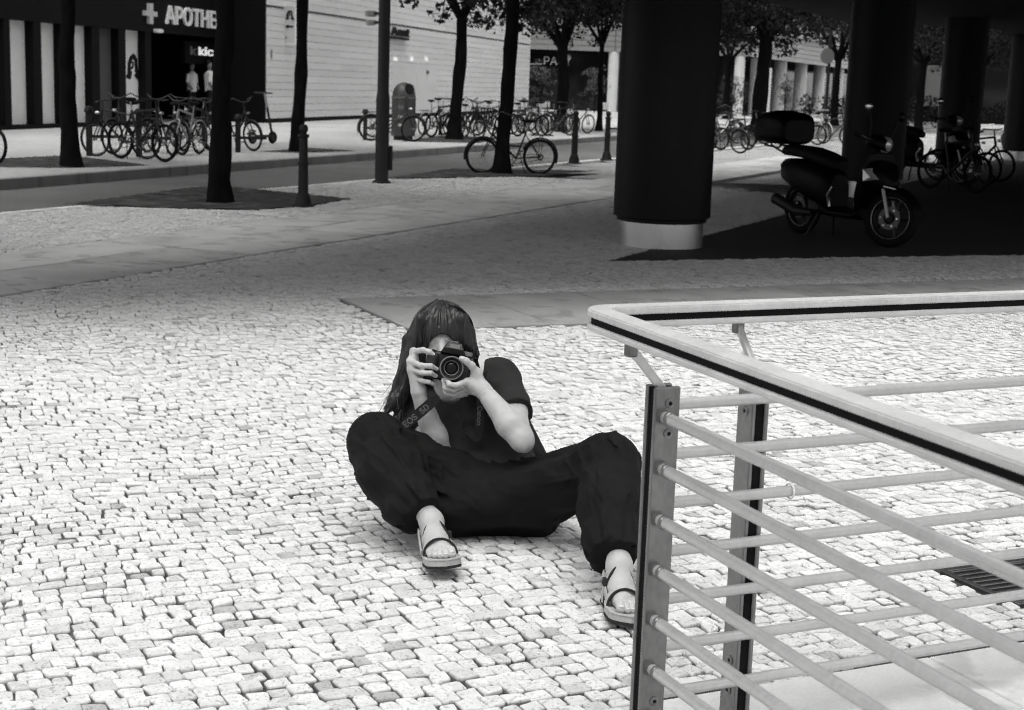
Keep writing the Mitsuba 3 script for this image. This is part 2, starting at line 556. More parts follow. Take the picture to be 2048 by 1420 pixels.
pit_px = [[(125, 410), (365, 378), (440, 372), (700, 398), (610, 412), (500, 420), (375, 416)],
          [(760, 358), (905, 338), (1200, 342), (1090, 352), (940, 353)]]
pits = [sg.Polygon(GP(p)).convex_hull for p in pit_px]
far_pit_px = [[(-60, 325), (10, 317), (140, 311), (300, 331), (140, 336), (-60, 334)], [(520, 303), (620, 296), (712, 302), (600, 306)],
              [(800, 283), (880, 272), (1000, 276), (960, 286)]]
far_pits = [sg.Polygon(GP(p, 0.015)).convex_hull for p in far_pit_px]
for p in pits + far_pits:
    k = structure('soil_patch')
    z0 = 0.006 if p in pits else 0.02
    # a little mound of earth
    gx, gy = np.meshgrid(np.linspace(p.bounds[0], p.bounds[2], 40), np.linspace(p.bounds[1], p.bounds[3], 40), indexing='ij')
    gz = z0 + 0.03 * meshkit.fbm(np.stack([gx * 3, gy * 3, 0 * gx], -1), 3) * np.clip(shapely.distance(shapely.points(gx, gy), p.exterior) / 0.25, 0, 1)
    ii, jj = np.meshgrid(np.arange(39), np.arange(39), indexing='ij')
    qq = np.stack([ii * 40 + jj, (ii + 1) * 40 + jj, (ii + 1) * 40 + jj + 1, ii * 40 + jj + 1], -1).reshape(-1, 4)
    vv = np.stack([gx, gy, gz], -1).reshape(-1, 3)
    cc = vv[qq].mean(1)
    put(k, (vv, qq[shapely.contains_xy(p, cc[:, 0], cc[:, 1])]), 'm_soil', smooth=True)

V, Vf, Fc, Ff, tone, dist, ccx, ccy = cobbles()
# the 300 that show largest are single stones; the others are one field
zz = (np.stack([ccx, ccy, 0 * ccx], 1) - O)
depth = zz @ _f
px = CX + F * (zz @ CR) / depth
py = CY - F * (zz @ CU) / depth
vis = (px > 0) & (px < 2048) & (py < 1420) & ~((px > 1280) & (py > 780))
order = np.argsort(np.where(vis, -py, 1e9))[:300]
single = np.zeros(len(V), bool)
single[order] = True
for n_ in order:
    put(numbered(plaza + '__cobblestone'), (V[n_], Fc), ('m_stone_a', 'm_stone_b', 'm_stone_c', 'm_stone_d')[tone[n_]], smooth=False)
near = dist < 7.5
fld = plaza + '__cobblestone_field'
for t_ in range(4):
    a_ = ~single & near & (tone == t_)
    b_ = ~single & ~near & (tone == t_)
    va, fa = stack(V[a_], Fc)
    vb, fb = stack(Vf[b_], Ff)
    put(fld + (f'__{t_:03d}' if t_ else ''), (np.vstack([va, vb]), np.vstack([fa, fb + len(va)])), ('m_stone_a', 'm_stone_b', 'm_stone_c', 'm_stone_d')[t_])
labels[fld] = {'kind': 'stuff', 'label': 'pale small granite cobbles laid in arches'}

# slabs: a strip behind the seated woman, the path, and the corner inside the railing
rs = np.random.default_rng(11)
strip = structure('slab_strip')


def slab_mesh(corners, z0=-0.06, z1=0.003, b=0.006):
    c = np.array([q[:2] for q in corners])
    cen = c.mean(0)
    n = len(c)
    inn = c + (cen - c) / np.linalg.norm(cen - c, axis=1, keepdims=True) * b
    v = np.vstack([np.column_stack([c, np.full(n, z0)]), np.column_stack([c, np.full(n, z1 - b * 0.6)]), np.column_stack([inn, np.full(n, z1)])])
    f = []
    for a in range(n):
        d = (a + 1) % n
        f += [[a, d, n + d], [a, n + d, n + a], [n + a, n + d, 2 * n + d], [n + a, 2 * n + d, 2 * n + a]]
    f += [[2 * n, 2 * n + a, 2 * n + a + 1] for a in range(1, n - 1)]
    m = trimesh.Trimesh(v, f, process=False)
    if np.cross(c[1] - c[0], c[2] - c[0]) < 0:
        m.invert()
    return m


x0 = 0.0
jg = 0.006
for wd in [0.92, 0.78, 0.80, 0.85, 0.74, 0.8, 0.82, 0.78, 0.8, 0.84]:
    p = sl_o + gb * x0
    part(strip, 'slab', slab_mesh([p + gb * jg, p + gb * (wd - jg), p + gb * (wd - jg) + ga * (S2W - rs.uniform(0, 0.05)), p + gb * jg + ga * S2W], z1=0.003 + rs.normal(0, 0.001)),
         ('m_slab_a', 'm_slab_b', 'm_slab_c')[rs.integers(3)])
    x0 += wd
path = structure('slab_path')
x0 = -6.0
while x0 < 26:
    wd = rs.uniform(0.85, 1.25)
    split = rs.uniform(0.45, 0.55) * PW
    for lo, hi in ((0, split), (split, PW)):
        off = rs.uniform(-0.3, 0.3)
        p = path_o + pd * (x0 + off * 0) + pn * lo
        part(path, 'slab', slab_mesh([p + pd * jg + pn * jg, p + pd * (wd - jg) + pn * jg, p + pd * (wd - jg) + pn * (hi - lo - jg), p + pd * jg + pn * (hi - lo - jg)], z1=0.004 + rs.normal(0, 0.0015)),
             ('m_path_a', 'm_path_b', 'm_path_c')[rs.integers(3)])
    x0 += wd
ramp = structure('landing')
for a_ in range(-1, 4):
    for c_ in range(3):
        p = br_o - gb * 0.45 + gb * (a_ + 1) * 0.95 + ga * c_ * 1.1
        part(ramp, 'slab', slab_mesh([p + gb * 0.002, p + gb * 0.948, p + gb * 0.948 + ga * 1.098, p + gb * 0.002 + ga * 0.0], z1=0.004) if False else
             slab_mesh([p + gb * 0.002 + ga * 0.002, p + gb * 0.948 + ga * 0.002, p + gb * 0.948 + ga * 1.098, p + gb * 0.002 + ga * 1.098], z1=0.004), 'm_slab_light')
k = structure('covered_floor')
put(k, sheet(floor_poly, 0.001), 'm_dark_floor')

# drain grate
k = thing('drain_grate', 'dark slotted drain grate set in the cobbles behind the railing bars', 'grate')
for c_ in range(int(GRD / 0.033) + 1):
    p = gr_o + ga * (0.02 + c_ * 0.033)
    part(k, 'slat', frame_box(p + [0, 0, -0.012], p + gb * GRW + [0, 0, -0.012], 0.013, 0.026, bevel=0.002), 'm_post')
fr = []
for a_, b_ in ((gr_o, gr_o + gb * GRW), (gr_o + ga * GRD, gr_o + gb * GRW + ga * GRD), (gr_o, gr_o + ga * GRD), (gr_o + gb * GRW, gr_o + gb * GRW + ga * GRD)):
    fr.append(frame_box(a_ + [0, 0, -0.014], b_ + [0, 0, -0.014], 0.022, 0.03, bevel=0.002))
part(k, 'frame', cat(fr), 'm_post')
part(k, 'pit', sheet(grate, -0.035), 'm_gap')

# ------------------------------------------------------------------ the building overhead, on columns
C1 = G(1330, 470)
C1 = np.array([1.335, 13.85, 0])
col_dir = np.array([7.35, 16.6, 0]) / np.linalg.norm([7.35, 16.6])
DECK_Z = 3.0
cols = [(C1, 0.445, 'nearest thick black column with a shiny steel collar at its foot'),
        (np.array([5.05, 21.6, 0]), 0.44, 'black column rising behind the parked scooter'),
        (np.array([8.75, 30.3, 0]), 0.42, 'black column second from the right edge, beyond the scooter'),
        (np.array([12.2, 37.0, 0]), 0.40, 'rightmost black column far back under the building')]
for c, r, lab in cols:
    k = thing('column', lab, 'column', 'round columns under the building')
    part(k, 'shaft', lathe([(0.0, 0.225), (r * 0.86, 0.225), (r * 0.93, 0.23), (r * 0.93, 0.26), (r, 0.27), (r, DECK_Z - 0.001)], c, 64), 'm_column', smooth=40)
    part(k, 'collar', lathe([(r * 0.865, 0.0), (r * 0.865, 0.223), (r * 0.5, 0.224)], c, 64), 'm_collar', smooth=40)
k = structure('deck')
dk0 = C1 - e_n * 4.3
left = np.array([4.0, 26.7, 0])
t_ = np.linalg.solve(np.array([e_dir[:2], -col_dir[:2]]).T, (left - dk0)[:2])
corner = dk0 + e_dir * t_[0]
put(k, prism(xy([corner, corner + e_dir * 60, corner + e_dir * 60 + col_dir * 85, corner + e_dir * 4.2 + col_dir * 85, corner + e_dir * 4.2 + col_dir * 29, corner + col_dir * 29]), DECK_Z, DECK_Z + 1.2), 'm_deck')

part(k, 'edge_beam', prism(xy([corner, corner + e_dir * 60, corner + e_dir * 60 + e_n * 0.35, corner + e_n * 0.35]), 2.35, DECK_Z - 0.002), 'm_deck')
part(k, 'edge_beam', prism(xy([corner + e_n * 0.36, corner + e_n * 0.36 + e_dir * 0.35, corner + col_dir * 11 + e_dir * 0.35, corner + col_dir * 11]), 2.35, DECK_Z - 0.002), 'm_deck')
# ------------------------------------------------------------------ buildings across the road
fd = np.array([math.sin(math.radians(13.2)), math.cos(math.radians(13.2)), 0])   # along the facades
fn = np.array([fd[1], -fd[0], 0])                                                # out of them, to the road
UP = np.array([0, 0, 1.0])


def wall_frame(p0):
    """u along the facade, v up, w out of it."""
    def to(u, v, w=0.0):
        return p0 + fd * u + UP * v + fn * w

    def uv(x, y, w=0.0):
        q = on_plane(x, y, p0 + fn * w, fn) - p0
        return float(q @ fd), float(q[2])
    return to, uv


def wbox(to, u0, u1, v0, v1, w0, w1, bevel=0.0):
    m = box(u1 - u0, abs(w1 - w0), v1 - v0, bevel=bevel)
    m.apply_transform(basis(fd, -fn, UP, to((u0 + u1) / 2, (v0 + v1) / 2, (w0 + w1) / 2)))
    return m


def wtext(to, text, u, v, w, height, depth=0.03, bold=False, stretch=1.0):
    m = meshkit.text_mesh(text, height, depth, bold)
    m.apply_transform(np.diag([stretch, 1, 1, 1.0]))
    m.apply_transform(basis(fd, UP, fn, to(u, v, w)))
    return m


def panel_tone(lo, hi, seed):
    def fn_(p, n, uv):
        a = fbm(p.x * 0.7 + seed, p.y * 0.7, p.z * 2.0, 3)
        b = noise(p.x * 18, p.y * 18, p.z * 18 + seed)
        return mi.Color3f(lo + (hi - lo) * (0.75 * a + 0.25 * b))
    return proc(fn_)


mat('m_panel_a', panel_tone(0.70, 0.84, 0), 0.7, spec=0.3)
mat('m_panel_b', panel_tone(0.66, 0.80, 4), 0.7, spec=0.3)
mat('m_panel_c', panel_tone(0.72, 0.86, 8), 0.7, spec=0.3)
mat('m_backing', 0.10, 0.9, spec=0.1)
mat('m_frost', panel_tone(0.80, 0.88, 2), 0.6, spec=0.3)
mat('m_frost_dark', 0.09, 0.6, spec=0.3)

W0 = G(533, 246, 0.015)
to, uv = wall_frame(W0)
wing = thing('clad_building', 'pale wall of long horizontal cladding panels with a dark joint band high up', 'building')
LW = uv(1058, 150)[0]
part(wing, 'wall', cat([wbox(to, 0.02, LW - 0.02, -0.3, 10, -6, -0.03)]), 'm_backing')
part(wing, 'end_face', wbox(to, -0.06, 0.015, -0.2, 9.9, -6.0, -0.04), 'm_facade_dark')
part(wing, 'plinth', wbox(to, 0.0, LW, -0.2, 0.12, -0.02, 0.03), 'm_facade_dark')
rp = np.random.default_rng(3)
row_h = 0.218
vb = uv(533, 11)[1]
npan = 11
pl = LW / npan
door_u0, door_u1 = uv(783, 170)[0], uv(872, 170)[0]
rows = []
z = 0.13
r_ = 0
while z < 9.6:
    top = z + row_h - 0.014
    if z < vb <= z + row_h:
        top = vb - 0.04
        nz = vb + 0.03
    else:
        nz = z + row_h
    rows.append((z, top))
    z = nz
for r_, (z, top) in enumerate(rows):
    if z < 6.2:
        for c_ in range(npan):
            pw = 0.02 + rp.uniform(0, 0.004)
            part(wing, 'panel', wbox(to, c_ * pl + 0.004, (c_ + 1) * pl - 0.004, z, top, -0.028, pw, bevel=0.004), ('m_panel_a', 'm_panel_b', 'm_panel_c')[rp.integers(3)])
part(wing, 'upper_wall', wbox(to, 0, LW, 6.3, 9.9, -0.02, 0.02), 'm_panel_a')
# service doors in the wall, faint frames
for a_, b_ in ((783, 806), (807, 830), (831, 872)):
    ua, ub = uv(a_, 170)[0], uv(b_, 170)[0]
    part(wing, 'door', cat([wbox(to, ua + 0.02, ub - 0.02, 0.16 + s_ * row_h * 2, 0.16 + (s_ + 1) * row_h * 2 - 0.015, 0.02, 0.034) for s_ in range(4)] + [wbox(to, ua + 0.02, ub - 0.02, 0.16 + 8 * row_h, 1.98, 0.02, 0.034)]), 'm_panel_b', label='flush pale service door')
for x_ in (788, 820.5, 850):
    u_, v_ = uv(x_, 118)
    part(wing, 'wall_light', wbox(to, u_ - 0.11, u_ + 0.11, v_ - 0.07, v_ + 0.07, 0.02, 0.10, bevel=0.01), 'm_white', label='small white square wall light', emitter={'type': 'area', 'radiance': g(0.06)})
u_, v_ = uv(852, 158)
part(wing, 'notice', wbox(to, u_ - 0.1, u_ + 0.1, v_ - 0.16, v_ + 0.16, 0.036, 0.045), 'm_white', label='white paper notice on the service door')
part(wing, 'alarm_box', wbox(to, u_ - 0.07, u_ + 0.07, v_ + 0.21, v_ + 0.33, 0.036, 0.10), 'm_iron')
u_, v_ = uv(541, 108)
part(wing, 'plate', wbox(to, u_ - 0.05, u_ + 0.05, v_ - 0.13, v_ + 0.13, 0.024, 0.04), 'm_grey')
# dark lettering with a shelf under it
k = thing('wall_lettering', 'small black script lettering over a short ledge on the pale cladding beside the lamp post', 'sign')
ua, va = uv(777, 71)
ub = uv(808, 71)[0]
m = wtext(to, 'Amt', 0, 0, 0, 0.34, 0.06, True)
sc = (ub - ua) / 0.75
part(k, 'lettering', wtext(to, 'Amt', ua, va + 0.03, 0.06, 0.30, 0.06, True, (ub - ua) / (0.30 * 2.15)), 'm_black')
part(k, 'ledge', wbox(to, ua - 0.1, ub + 0.05, va - 0.11, va - 0.02, 0.02, 0.20), 'm_black')


def blackletter_a(h):
    """The A of a chemist's shop: an arched blackletter capital."""
    s = h
    outer = sg.LineString([(0.12, 0.12), (0.16, 0.62), (0.30, 0.86), (0.50, 0.95), (0.66, 0.80), (0.68, 0.4), (0.80, 0.10)]).buffer(0.10)
    stem = sg.LineString([(0.02, 0.10), (0.20, 0.08), (0.28, 0.26)]).buffer(0.08)
    foot = sg.LineString([(0.62, 0.16), (0.80, 0.04), (0.92, 0.14)]).buffer(0.07)
    mid = sg.LineString([(0.22, 0.42), (0.42, 0.48), (0.46, 0.66), (0.34, 0.70)]).buffer(0.05)
    pl = shapely.union_all([outer, stem, foot, mid])
    pl = shapely.affinity.scale(pl, s, s, origin=(0, 0))
    return trimesh.creation.extrude_polygon(pl, 0.012, engine='earcut')


import shapely.affinity
# projecting chemist's sign
k = thing('blade_sign', 'upright white sign box with a chemist A and a left arrow on the pale wall', 'sign')
US = uv(568, 50)[0]
du = 0.36
sgn_r = fn
SC = np.linalg.norm(on_plane(590, 50, W0 + fd * US, fd) - on_plane(567, 50, W0 + fd * US, fd))
z0_, z1_ = on_plane(578, 87, W0 + fd * US, fd)[2], on_plane(578, 13, W0 + fd * US, fd)[2]
sign_o = on_plane(567, 50, W0 + fd * US, fd)
sign_o[2] = 0


def sbox(u0, u1, v0, v1, w0, w1):
    m = box(u1 - u0, abs(w1 - w0), v1 - v0)
    m.apply_transform(basis(fn, fd, UP, sign_o + fn * (u0 + u1) / 2 + UP * (v0 + v1) / 2 - fd * (w0 + w1) / 2))
    return m


part(k, 'panel', sbox(0, SC, z0_, z1_, -0.10, 0.0), 'm_pale')
part(k, 'edge', cat([sbox(-0.02, SC + 0.02, z1_, z1_ + 0.03, -0.12, 0.012), sbox(-0.02, SC + 0.02, z0_ - 0.03, z0_, -0.12, 0.012), sbox(SC, SC + 0.03, z0_, z1_, -0.12, 0.012)]), 'm_white')
part(k, 'bracket', cat([frame_box(sign_o + fn * 0.02 + UP * zz_ + fd * 0.05, sign_o - fn * 1.2 + UP * zz_ + fd * 0.05, 0.04, 0.04) for zz_ in (z0_ + 0.2, z1_ - 0.2)]), 'm_grey')
m = blackletter_a(0.28)
m.apply_transform(basis(fn, UP, -fd, sign_o + fn * (SC * 0.22) + UP * (z1_ - 0.40) - fd * 0.002))
part(k, 'letter', m, 'm_black')
arr = shapely.union_all([sg.Polygon([(0, 0.06), (0.11, 0.13), (0.11, -0.01)]), sg.box(0.09, 0.035, 0.27, 0.085)])
m = trimesh.creation.extrude_polygon(arr, 0.012, engine='earcut')
m.apply_transform(basis(fn, UP, -fd, sign_o + fn * (SC * 0.14) + UP * (z1_ - 0.66) - fd * 0.002))
part(k, 'arrow', m, 'm_black')
part(k, 'dot', sbox(SC * 0.15, SC * 0.3, z0_ + 0.15, z0_ + 0.20, 0.0, 0.012), 'm_black')

# ---- chemist's shop: dark front with pale panes, recessed entrance
Q0 = W0 - fn * 1.25 - fd * 4.8
t_pl = on_plane(285, 200, W0 - fn * 1.25, fn)
Q0 = W0 - fn * 1.25
to2, uv2 = wall_frame(Q0)
shop = thing('chemist_shop', 'dark shop front with pale tall panes and a deep unlit entrance', 'building')
ul = uv2(-60, 200)[0]
ue0, ue1 = uv2(292, 200)[0], 0.3
vt = uv2(150, 50)[1]
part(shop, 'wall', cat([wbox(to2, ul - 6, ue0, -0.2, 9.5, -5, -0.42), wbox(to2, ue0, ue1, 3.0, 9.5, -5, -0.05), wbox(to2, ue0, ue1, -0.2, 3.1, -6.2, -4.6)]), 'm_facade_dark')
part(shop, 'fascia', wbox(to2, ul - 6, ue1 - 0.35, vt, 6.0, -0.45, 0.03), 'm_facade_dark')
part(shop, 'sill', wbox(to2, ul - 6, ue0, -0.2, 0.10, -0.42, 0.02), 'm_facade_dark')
panes = [(-60, 9, 'm_frost'), (22, 68, 'm_frost'), (84, 124, 'm_frost'), (150, 185, 'm_frost'), (200, 238, 'm_frost_dark'), (252, 291, 'm_frost')]
prev = ul - 6
for x0_, x1_, mt in panes:
    a_, b_ = uv2(x0_, 150)[0], uv2(x1_, 150)[0]
    part(shop, 'mullion', wbox(to2, prev, a_, 0.10, vt, -0.42, 0.0), 'm_facade_dark')
    part(shop, 'pane', wbox(to2, a_ - 0.02, b_ + 0.02, 0.10, vt, -0.28, -0.22), mt, label='dark grey tall pane' if mt == 'm_frost_dark' else None)
    prev = b_
part(shop, 'mullion', wbox(to2, prev, prev + 0.35, 0.10, vt, -4.6, 0.0), 'm_facade_dark')
# entrance: side wall, ceiling, glazed doors at the back
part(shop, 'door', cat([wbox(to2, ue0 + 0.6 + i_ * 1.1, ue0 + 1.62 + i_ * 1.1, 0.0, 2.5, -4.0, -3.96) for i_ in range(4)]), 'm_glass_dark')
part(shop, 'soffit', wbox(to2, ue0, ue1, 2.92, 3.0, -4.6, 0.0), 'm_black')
# window grid in the dark front right of the entrance
for x0_, x1_, y0_, y1_ in ((485, 505, 5, 68), (510, 528, 5, 68)):
    a_, v1_ = uv2(x0_, y0_)
    b_, v0_ = uv2(x1_, y1_)
    part(shop, 'window', wbox(to2, a_, b_, v0_, v1_, -0.05, 0.0), 'm_glass_dark')
k = thing('shop_lettering', 'large white capitals above the dark shop entrance, partly behind the trunk', 'sign')
ua, va = uv2(327, 46)
ub, vb2 = uv2(427, 53)
hh_ = 0.60
base_w = meshkit.text_mesh('APOTHEKE', 1.0, 0.05, True).extents[0]
w6 = meshkit.text_mesh('APOTHE', 1.0, 0.05, True).extents[0]
cap_h = uv2(340, 12)[1] - uv2(340, 47)[1]
part(k, 'lettering', wtext(to2, 'APOTHEKE', ua, va, 0.03, cap_h, 0.06, True, (ub - ua) / (w6 * cap_h) * 1.0), 'm_white')
k = thing('cross_sign', 'grey plus shaped cross on the dark fascia left of the white capitals', 'sign')
uc, vc = uv2(295, 27)
cw = (uv2(307, 27)[0] - uv2(283, 27)[0]) / 2
ch = (uv2(295, 7)[1] - uv2(295, 48)[1]) / 2
part(k, 'cross', cat([wbox(to2, uc - cw, uc + cw, vc - ch * 0.24, vc + ch * 0.24, 0.03, 0.12), wbox(to2, uc - cw * 0.3, uc + cw * 0.3, vc - ch, vc - ch * 0.24, 0.03, 0.12), wbox(to2, uc - cw * 0.3, uc + cw * 0.3, vc + ch * 0.24, vc + ch, 0.03, 0.12)]), 'm_pale')
uc, vc = uv2(310, 62)
k = thing('entrance_lamp', 'tiny white lamp under the cross sign at the shop entrance', 'lamp')
put(k, wbox(to2, uc - 0.18, uc + 0.12, vc - 0.05, vc + 0.05, 0.03, 0.2, bevel=0.02), 'm_white')
ua, va = uv2(256, 158, -0.2)
ah = uv2(256, 108, -0.2)[1] - va
m = blackletter_a(1.0)
m.apply_transform(np.diag([(uv2(281, 140, -0.2)[0] - ua) / 0.95, ah / 1.02, 1, 1]))
m.apply_transform(basis(fd, UP, fn, to2(ua - 0.02, va, -0.218)))
k = thing('chemist_letter', 'large dark blackletter A with a small cross on the pale pane by the entrance', 'sign')
part(k, 'letter', m, 'm_black')
uc, vc = uv2(283, 112, -0.2)
part(k, 'cross', cat([wbox(to2, uc - 0.13, uc + 0.13, vc - 0.04, vc + 0.04, -0.218, -0.205), wbox(to2, uc - 0.045, uc + 0.045, vc - 0.13, vc - 0.04, -0.218, -0.205), wbox(to2, uc - 0.045, uc + 0.045, vc + 0.04, vc + 0.13, -0.218, -0.205)]), 'm_black')
k = thing('entrance_sign', 'pale lower case letters on a dark box inside the shop entrance', 'sign')
ua, va = uv2(397, 110, -0.25)
ub, v2 = uv2(426, 110, -0.25)
kh = uv2(397, 94, -0.25)[1] - va
wk = meshkit.text_mesh('kic', 1.0, 0.03, True).extents[0]
part(k, 'box', wbox(to2, uv2(372, 100, -0.25)[0], ub + 0.12, va - 0.25, va + 0.38, -0.40, -0.28), 'm_facade_dark')
part(k, 'lettering', wtext(to2, 'kic', ua, va, -0.28, kh, 0.03, True, (ub - ua) / (wk * kh)), 'm_white', emitter={'type': 'area', 'radiance': g(0.06)})
part(k, 'letter', wtext(to2, 'k', uv2(380, 110, -0.25)[0], va, -0.28, kh, 0.03, True, (ub - ua) / (wk * kh)), 'm_grey')

# ---- arcade building at the end of the street
FY = 88.0
arc = thing('arcade_building', 'far building with a clad band over a dark ground floor and pale round pillars', 'building')
fdir = np.array([1.0, 0.0, 0])
z_lo, z_hi = P(1150, 101, FY)[2], P(1150, 20, FY)[2]


def zat(x, y, Y):
    d = ray(x, y)
    return CAM_H + d[2] * Y / d[1]


def xat(x, y, Y):
    d = ray(x, y)
    return d[0] * Y / d[1]


z_lo = zat(1150, 101, FY)
xL, xM = xat(1030, 100, FY), xat(1500, 100, FY)
rdir = np.array([0.375, 0.927, 0])
rnn = np.array([0.927, -0.375, 0])
pA = np.array([xL - 6, FY, 0])
pB = np.array([xM, FY, 0])
pC = pB + rdir * 60
zb_hi = 5.05
bandm = []
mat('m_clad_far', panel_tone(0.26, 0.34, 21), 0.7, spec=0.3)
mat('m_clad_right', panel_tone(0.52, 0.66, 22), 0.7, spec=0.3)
part(arc, 'wall', cat([box(xM - xL + 8, 0.4, 1.0, at=((xL - 8 + xM) / 2, FY + 4.6, 0.5)) if False else frame_box([xL - 8, FY + 4.6, 2], [xM + 2, FY + 4.6, 2], 0.4, 4.6),
                       frame_box(pB - rnn * 5 + [0, 0, 2], pC - rnn * 5 + [0, 0, 2], 0.4, 4.6)]), 'm_glass_dark')
part(arc, 'soffit', cat([frame_box([xL - 8, FY + 2.4, z_lo + 0.1], [xM, FY + 2.4, z_lo + 0.1], 4.6, 0.2), frame_box(pB - rnn * 2.6 + [0, 0, z_lo + 0.1], pC - rnn * 2.6 + [0, 0, z_lo + 0.1], 5, 0.2)]), 'm_facade_dark')
nrow = 7
for r_ in range(nrow):
    za, zc = z_lo + r_ * 0.30, z_lo + (r_ + 1) * 0.30 - 0.03
    n_ = 6
    for c_ in range(n_):
        xa, xb = xL - 2 + (xM - xL + 2) * c_ / n_, xL - 2 + (xM - xL + 2) * (c_ + 1) / n_
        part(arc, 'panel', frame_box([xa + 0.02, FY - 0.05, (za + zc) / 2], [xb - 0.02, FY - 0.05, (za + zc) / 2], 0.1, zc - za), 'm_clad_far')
    if za < zb_hi - 0.1:
        for c_ in range(8):
            a_, b_ = pB + rdir * (c_ * 7.5 + 0.03), pB + rdir * ((c_ + 1) * 7.5 - 0.03)
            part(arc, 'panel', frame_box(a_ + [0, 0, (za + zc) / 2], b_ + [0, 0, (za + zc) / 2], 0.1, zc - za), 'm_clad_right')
part(arc, 'backing', cat([frame_box([xL - 2, FY + 0.1, z_lo + 1.1], [xM, FY + 0.1, z_lo + 1.1], 0.1, 2.1), frame_box(pB - rnn * 0.1 + [0, 0, z_lo + 0.8], pC - rnn * 0.1 + [0, 0, z_lo + 0.8], 0.06, 1.4)]), 'm_backing')
part(arc, 'upper_wall', cat([frame_box([xL - 8, FY + 0.3, 9], [xM + 0.2, FY + 0.3, 9], 0.4, 7.0), frame_box(pB - rnn * 1.6 + [0, 0, 8.5], pC - rnn * 1.6 + [0, 0, 8.5], 0.3, 7)]), 'm_glass_dark')
part(arc, 'ledge', frame_box(pB + rnn * 0.05 + [0, 0, zb_hi], pC + rnn * 0.05 + [0, 0, zb_hi], 0.3, 0.10), 'm_white')
for x_ in (1225, 1478):
    c_ = np.array([xat(x_, 200, FY - 0.3), FY - 0.3 + 0.5, 0])
    part(arc, 'pillar', lathe([(0.30, 0), (0.30, z_lo)], c_, 24), 'm_panel_c', smooth=True)
for t_ in (4.2, 10.5, 17.0, 23.5, 31, 38, 46):
    part(arc, 'pillar', lathe([(0.42, 0), (0.42, z_lo)], pB + rdir * t_ - rnn * 0.5, 24), 'm_panel_c', smooth=True)
for t_ in (2.0, 8.5, 15.2, 22, 29, 36, 44):
    part(arc, 'pier', frame_box(pB + rdir * t_ - rnn * 0.9 + [0, 0, 8.6], pB + rdir * (t_ + 1.2) - rnn * 0.9 + [0, 0, 8.6], 1.0, 7.0), 'm_clad_right')
k = thing('arcade_lettering', 'thin pale outlined capitals in the dark arcade behind the forked tree', 'sign')
m = meshkit.text_mesh('PAST', 0.46, 0.04)
m.apply_transform(basis([1, 0, 0], [0, 0, 1], [0, -1, 0], [xat(1086, 128, FY), FY + 0.4, zat(1086, 129, FY + .4)]))
part(k, 'lettering', m, 'm_pale')
part(k, 'rail', frame_box([xat(1058, 127, FY), FY + .4, zat(1058, 128, FY + .4)], [xat(1084, 127, FY), FY + .4, zat(1084, 128, FY + .4)], 0.05, 0.06), 'm_pale')
k = thing('globe_lamp', 'round pale lamp hanging in the dark arcade right of the forked tree', 'lamp')
c_ = np.array([xat(1136, 115, FY + 1), FY + 1, zat(1136, 115, FY + 1)])
part(k, 'globe', lathe([(0.001, -0.19), (0.12, -0.16), (0.19, 0), (0.12, 0.16), (0.03, 0.19)], c_, 20), 'm_white', smooth=True)
part(k, 'cord', cyl(c_ + [0, 0, 0.18], c_ + [0, 0, 1.0], 0.02), 'm_iron')
for x_, y_, w_, h_, lab in ((1087, 203, 0.62, 0.5, 'white boxed counter under the dark arcade left of the forked tree'), (1207, 205, 0.5, 0.6, 'pale board by the arcade pillar behind the thin tree')):
    k = thing('board', lab, 'board')
    x0_ = xat(x_, y_, 80)
    zt = zat(x_, y_, 80)
    part(k, 'panel', box(w_ * 1.1, 0.08, zt - 0.25, at=(x0_, 80, 0.25 + (zt - 0.25) / 2), bevel=0.01), 'm_pale')
    part(k, 'leg', box(0.06, 0.06, 0.25, at=(x0_ - w_ * 0.4, 80, 0.125)), 'm_iron')
    part(k, 'leg', box(0.06, 0.06, 0.25, at=(x0_ + w_ * 0.4, 80, 0.125)), 'm_iron')
# tall white stele beyond the scooter's box
k = thing('stele', 'tall plain white slab sign standing behind the scooter box', 'sign')
sx = xat(1534, 150, 62)
part(k, 'panel', box(0.36, 0.12, 2.3, at=(sx, 62, 1.15 + 0.1), bevel=0.01), 'm_white')
part(k, 'foot', box(0.5, 0.3, 0.1, at=(sx, 62, 0.05)), 'm_grey')
# sign pole with a round plate
k = thing('traffic_sign', 'thin dark pole with a round sign seen from behind', 'traffic sign')
pp = np.array([xat(1652, 215, 66), 66, 0])
part(k, 'pole', cyl(pp, pp + [0, 0, 5.4], 0.07), 'm_iron')
part(k, 'plate', lathe([(0.001, 0), (0.33, 0), (0.33, 0.02), (0.001, 0.02)], pp + [-0.12, -0.1, zat(1647, 112, 66)], 28, axis=(0.3, -0.95, 0)), 'm_grey')

# ------------------------------------------------------------------ street furniture
BOL = [(0.001, 0.955), (0.035, 0.95), (0.052, 0.915), (0.052, 0.885), (0.036, 0.855), (0.036, 0.845), (0.068, 0.835), (0.068, 0.81), (0.050, 0.80), (0.052, 0.52),
       (0.066, 0.515), (0.066, 0.485), (0.055, 0.48), (0.060, 0.16), (0.074, 0.15), (0.074, 0.12), (0.085, 0.10), (0.10, 0.02), (0.11, 0.0)]


def bollard(p, lab, hs=1.0, grp='cast iron bollards'):
    k = thing('bollard', lab, 'bollard', grp)
    pr_ = np.array(BOL) * [hs, hs]
    part(k, 'shaft', lathe(pr_[5:][::-1], p, 28), 'm_iron', smooth=40)
    part(k, 'knob', lathe(pr_[:6][::-1], p, 28), 'm_iron', smooth=40)
    part(k, 'base', lathe([(0.13 * hs, 0.0), (0.13 * hs, 0.018), (0.10 * hs, 0.024)], p, 28), 'm_iron', smooth=40)


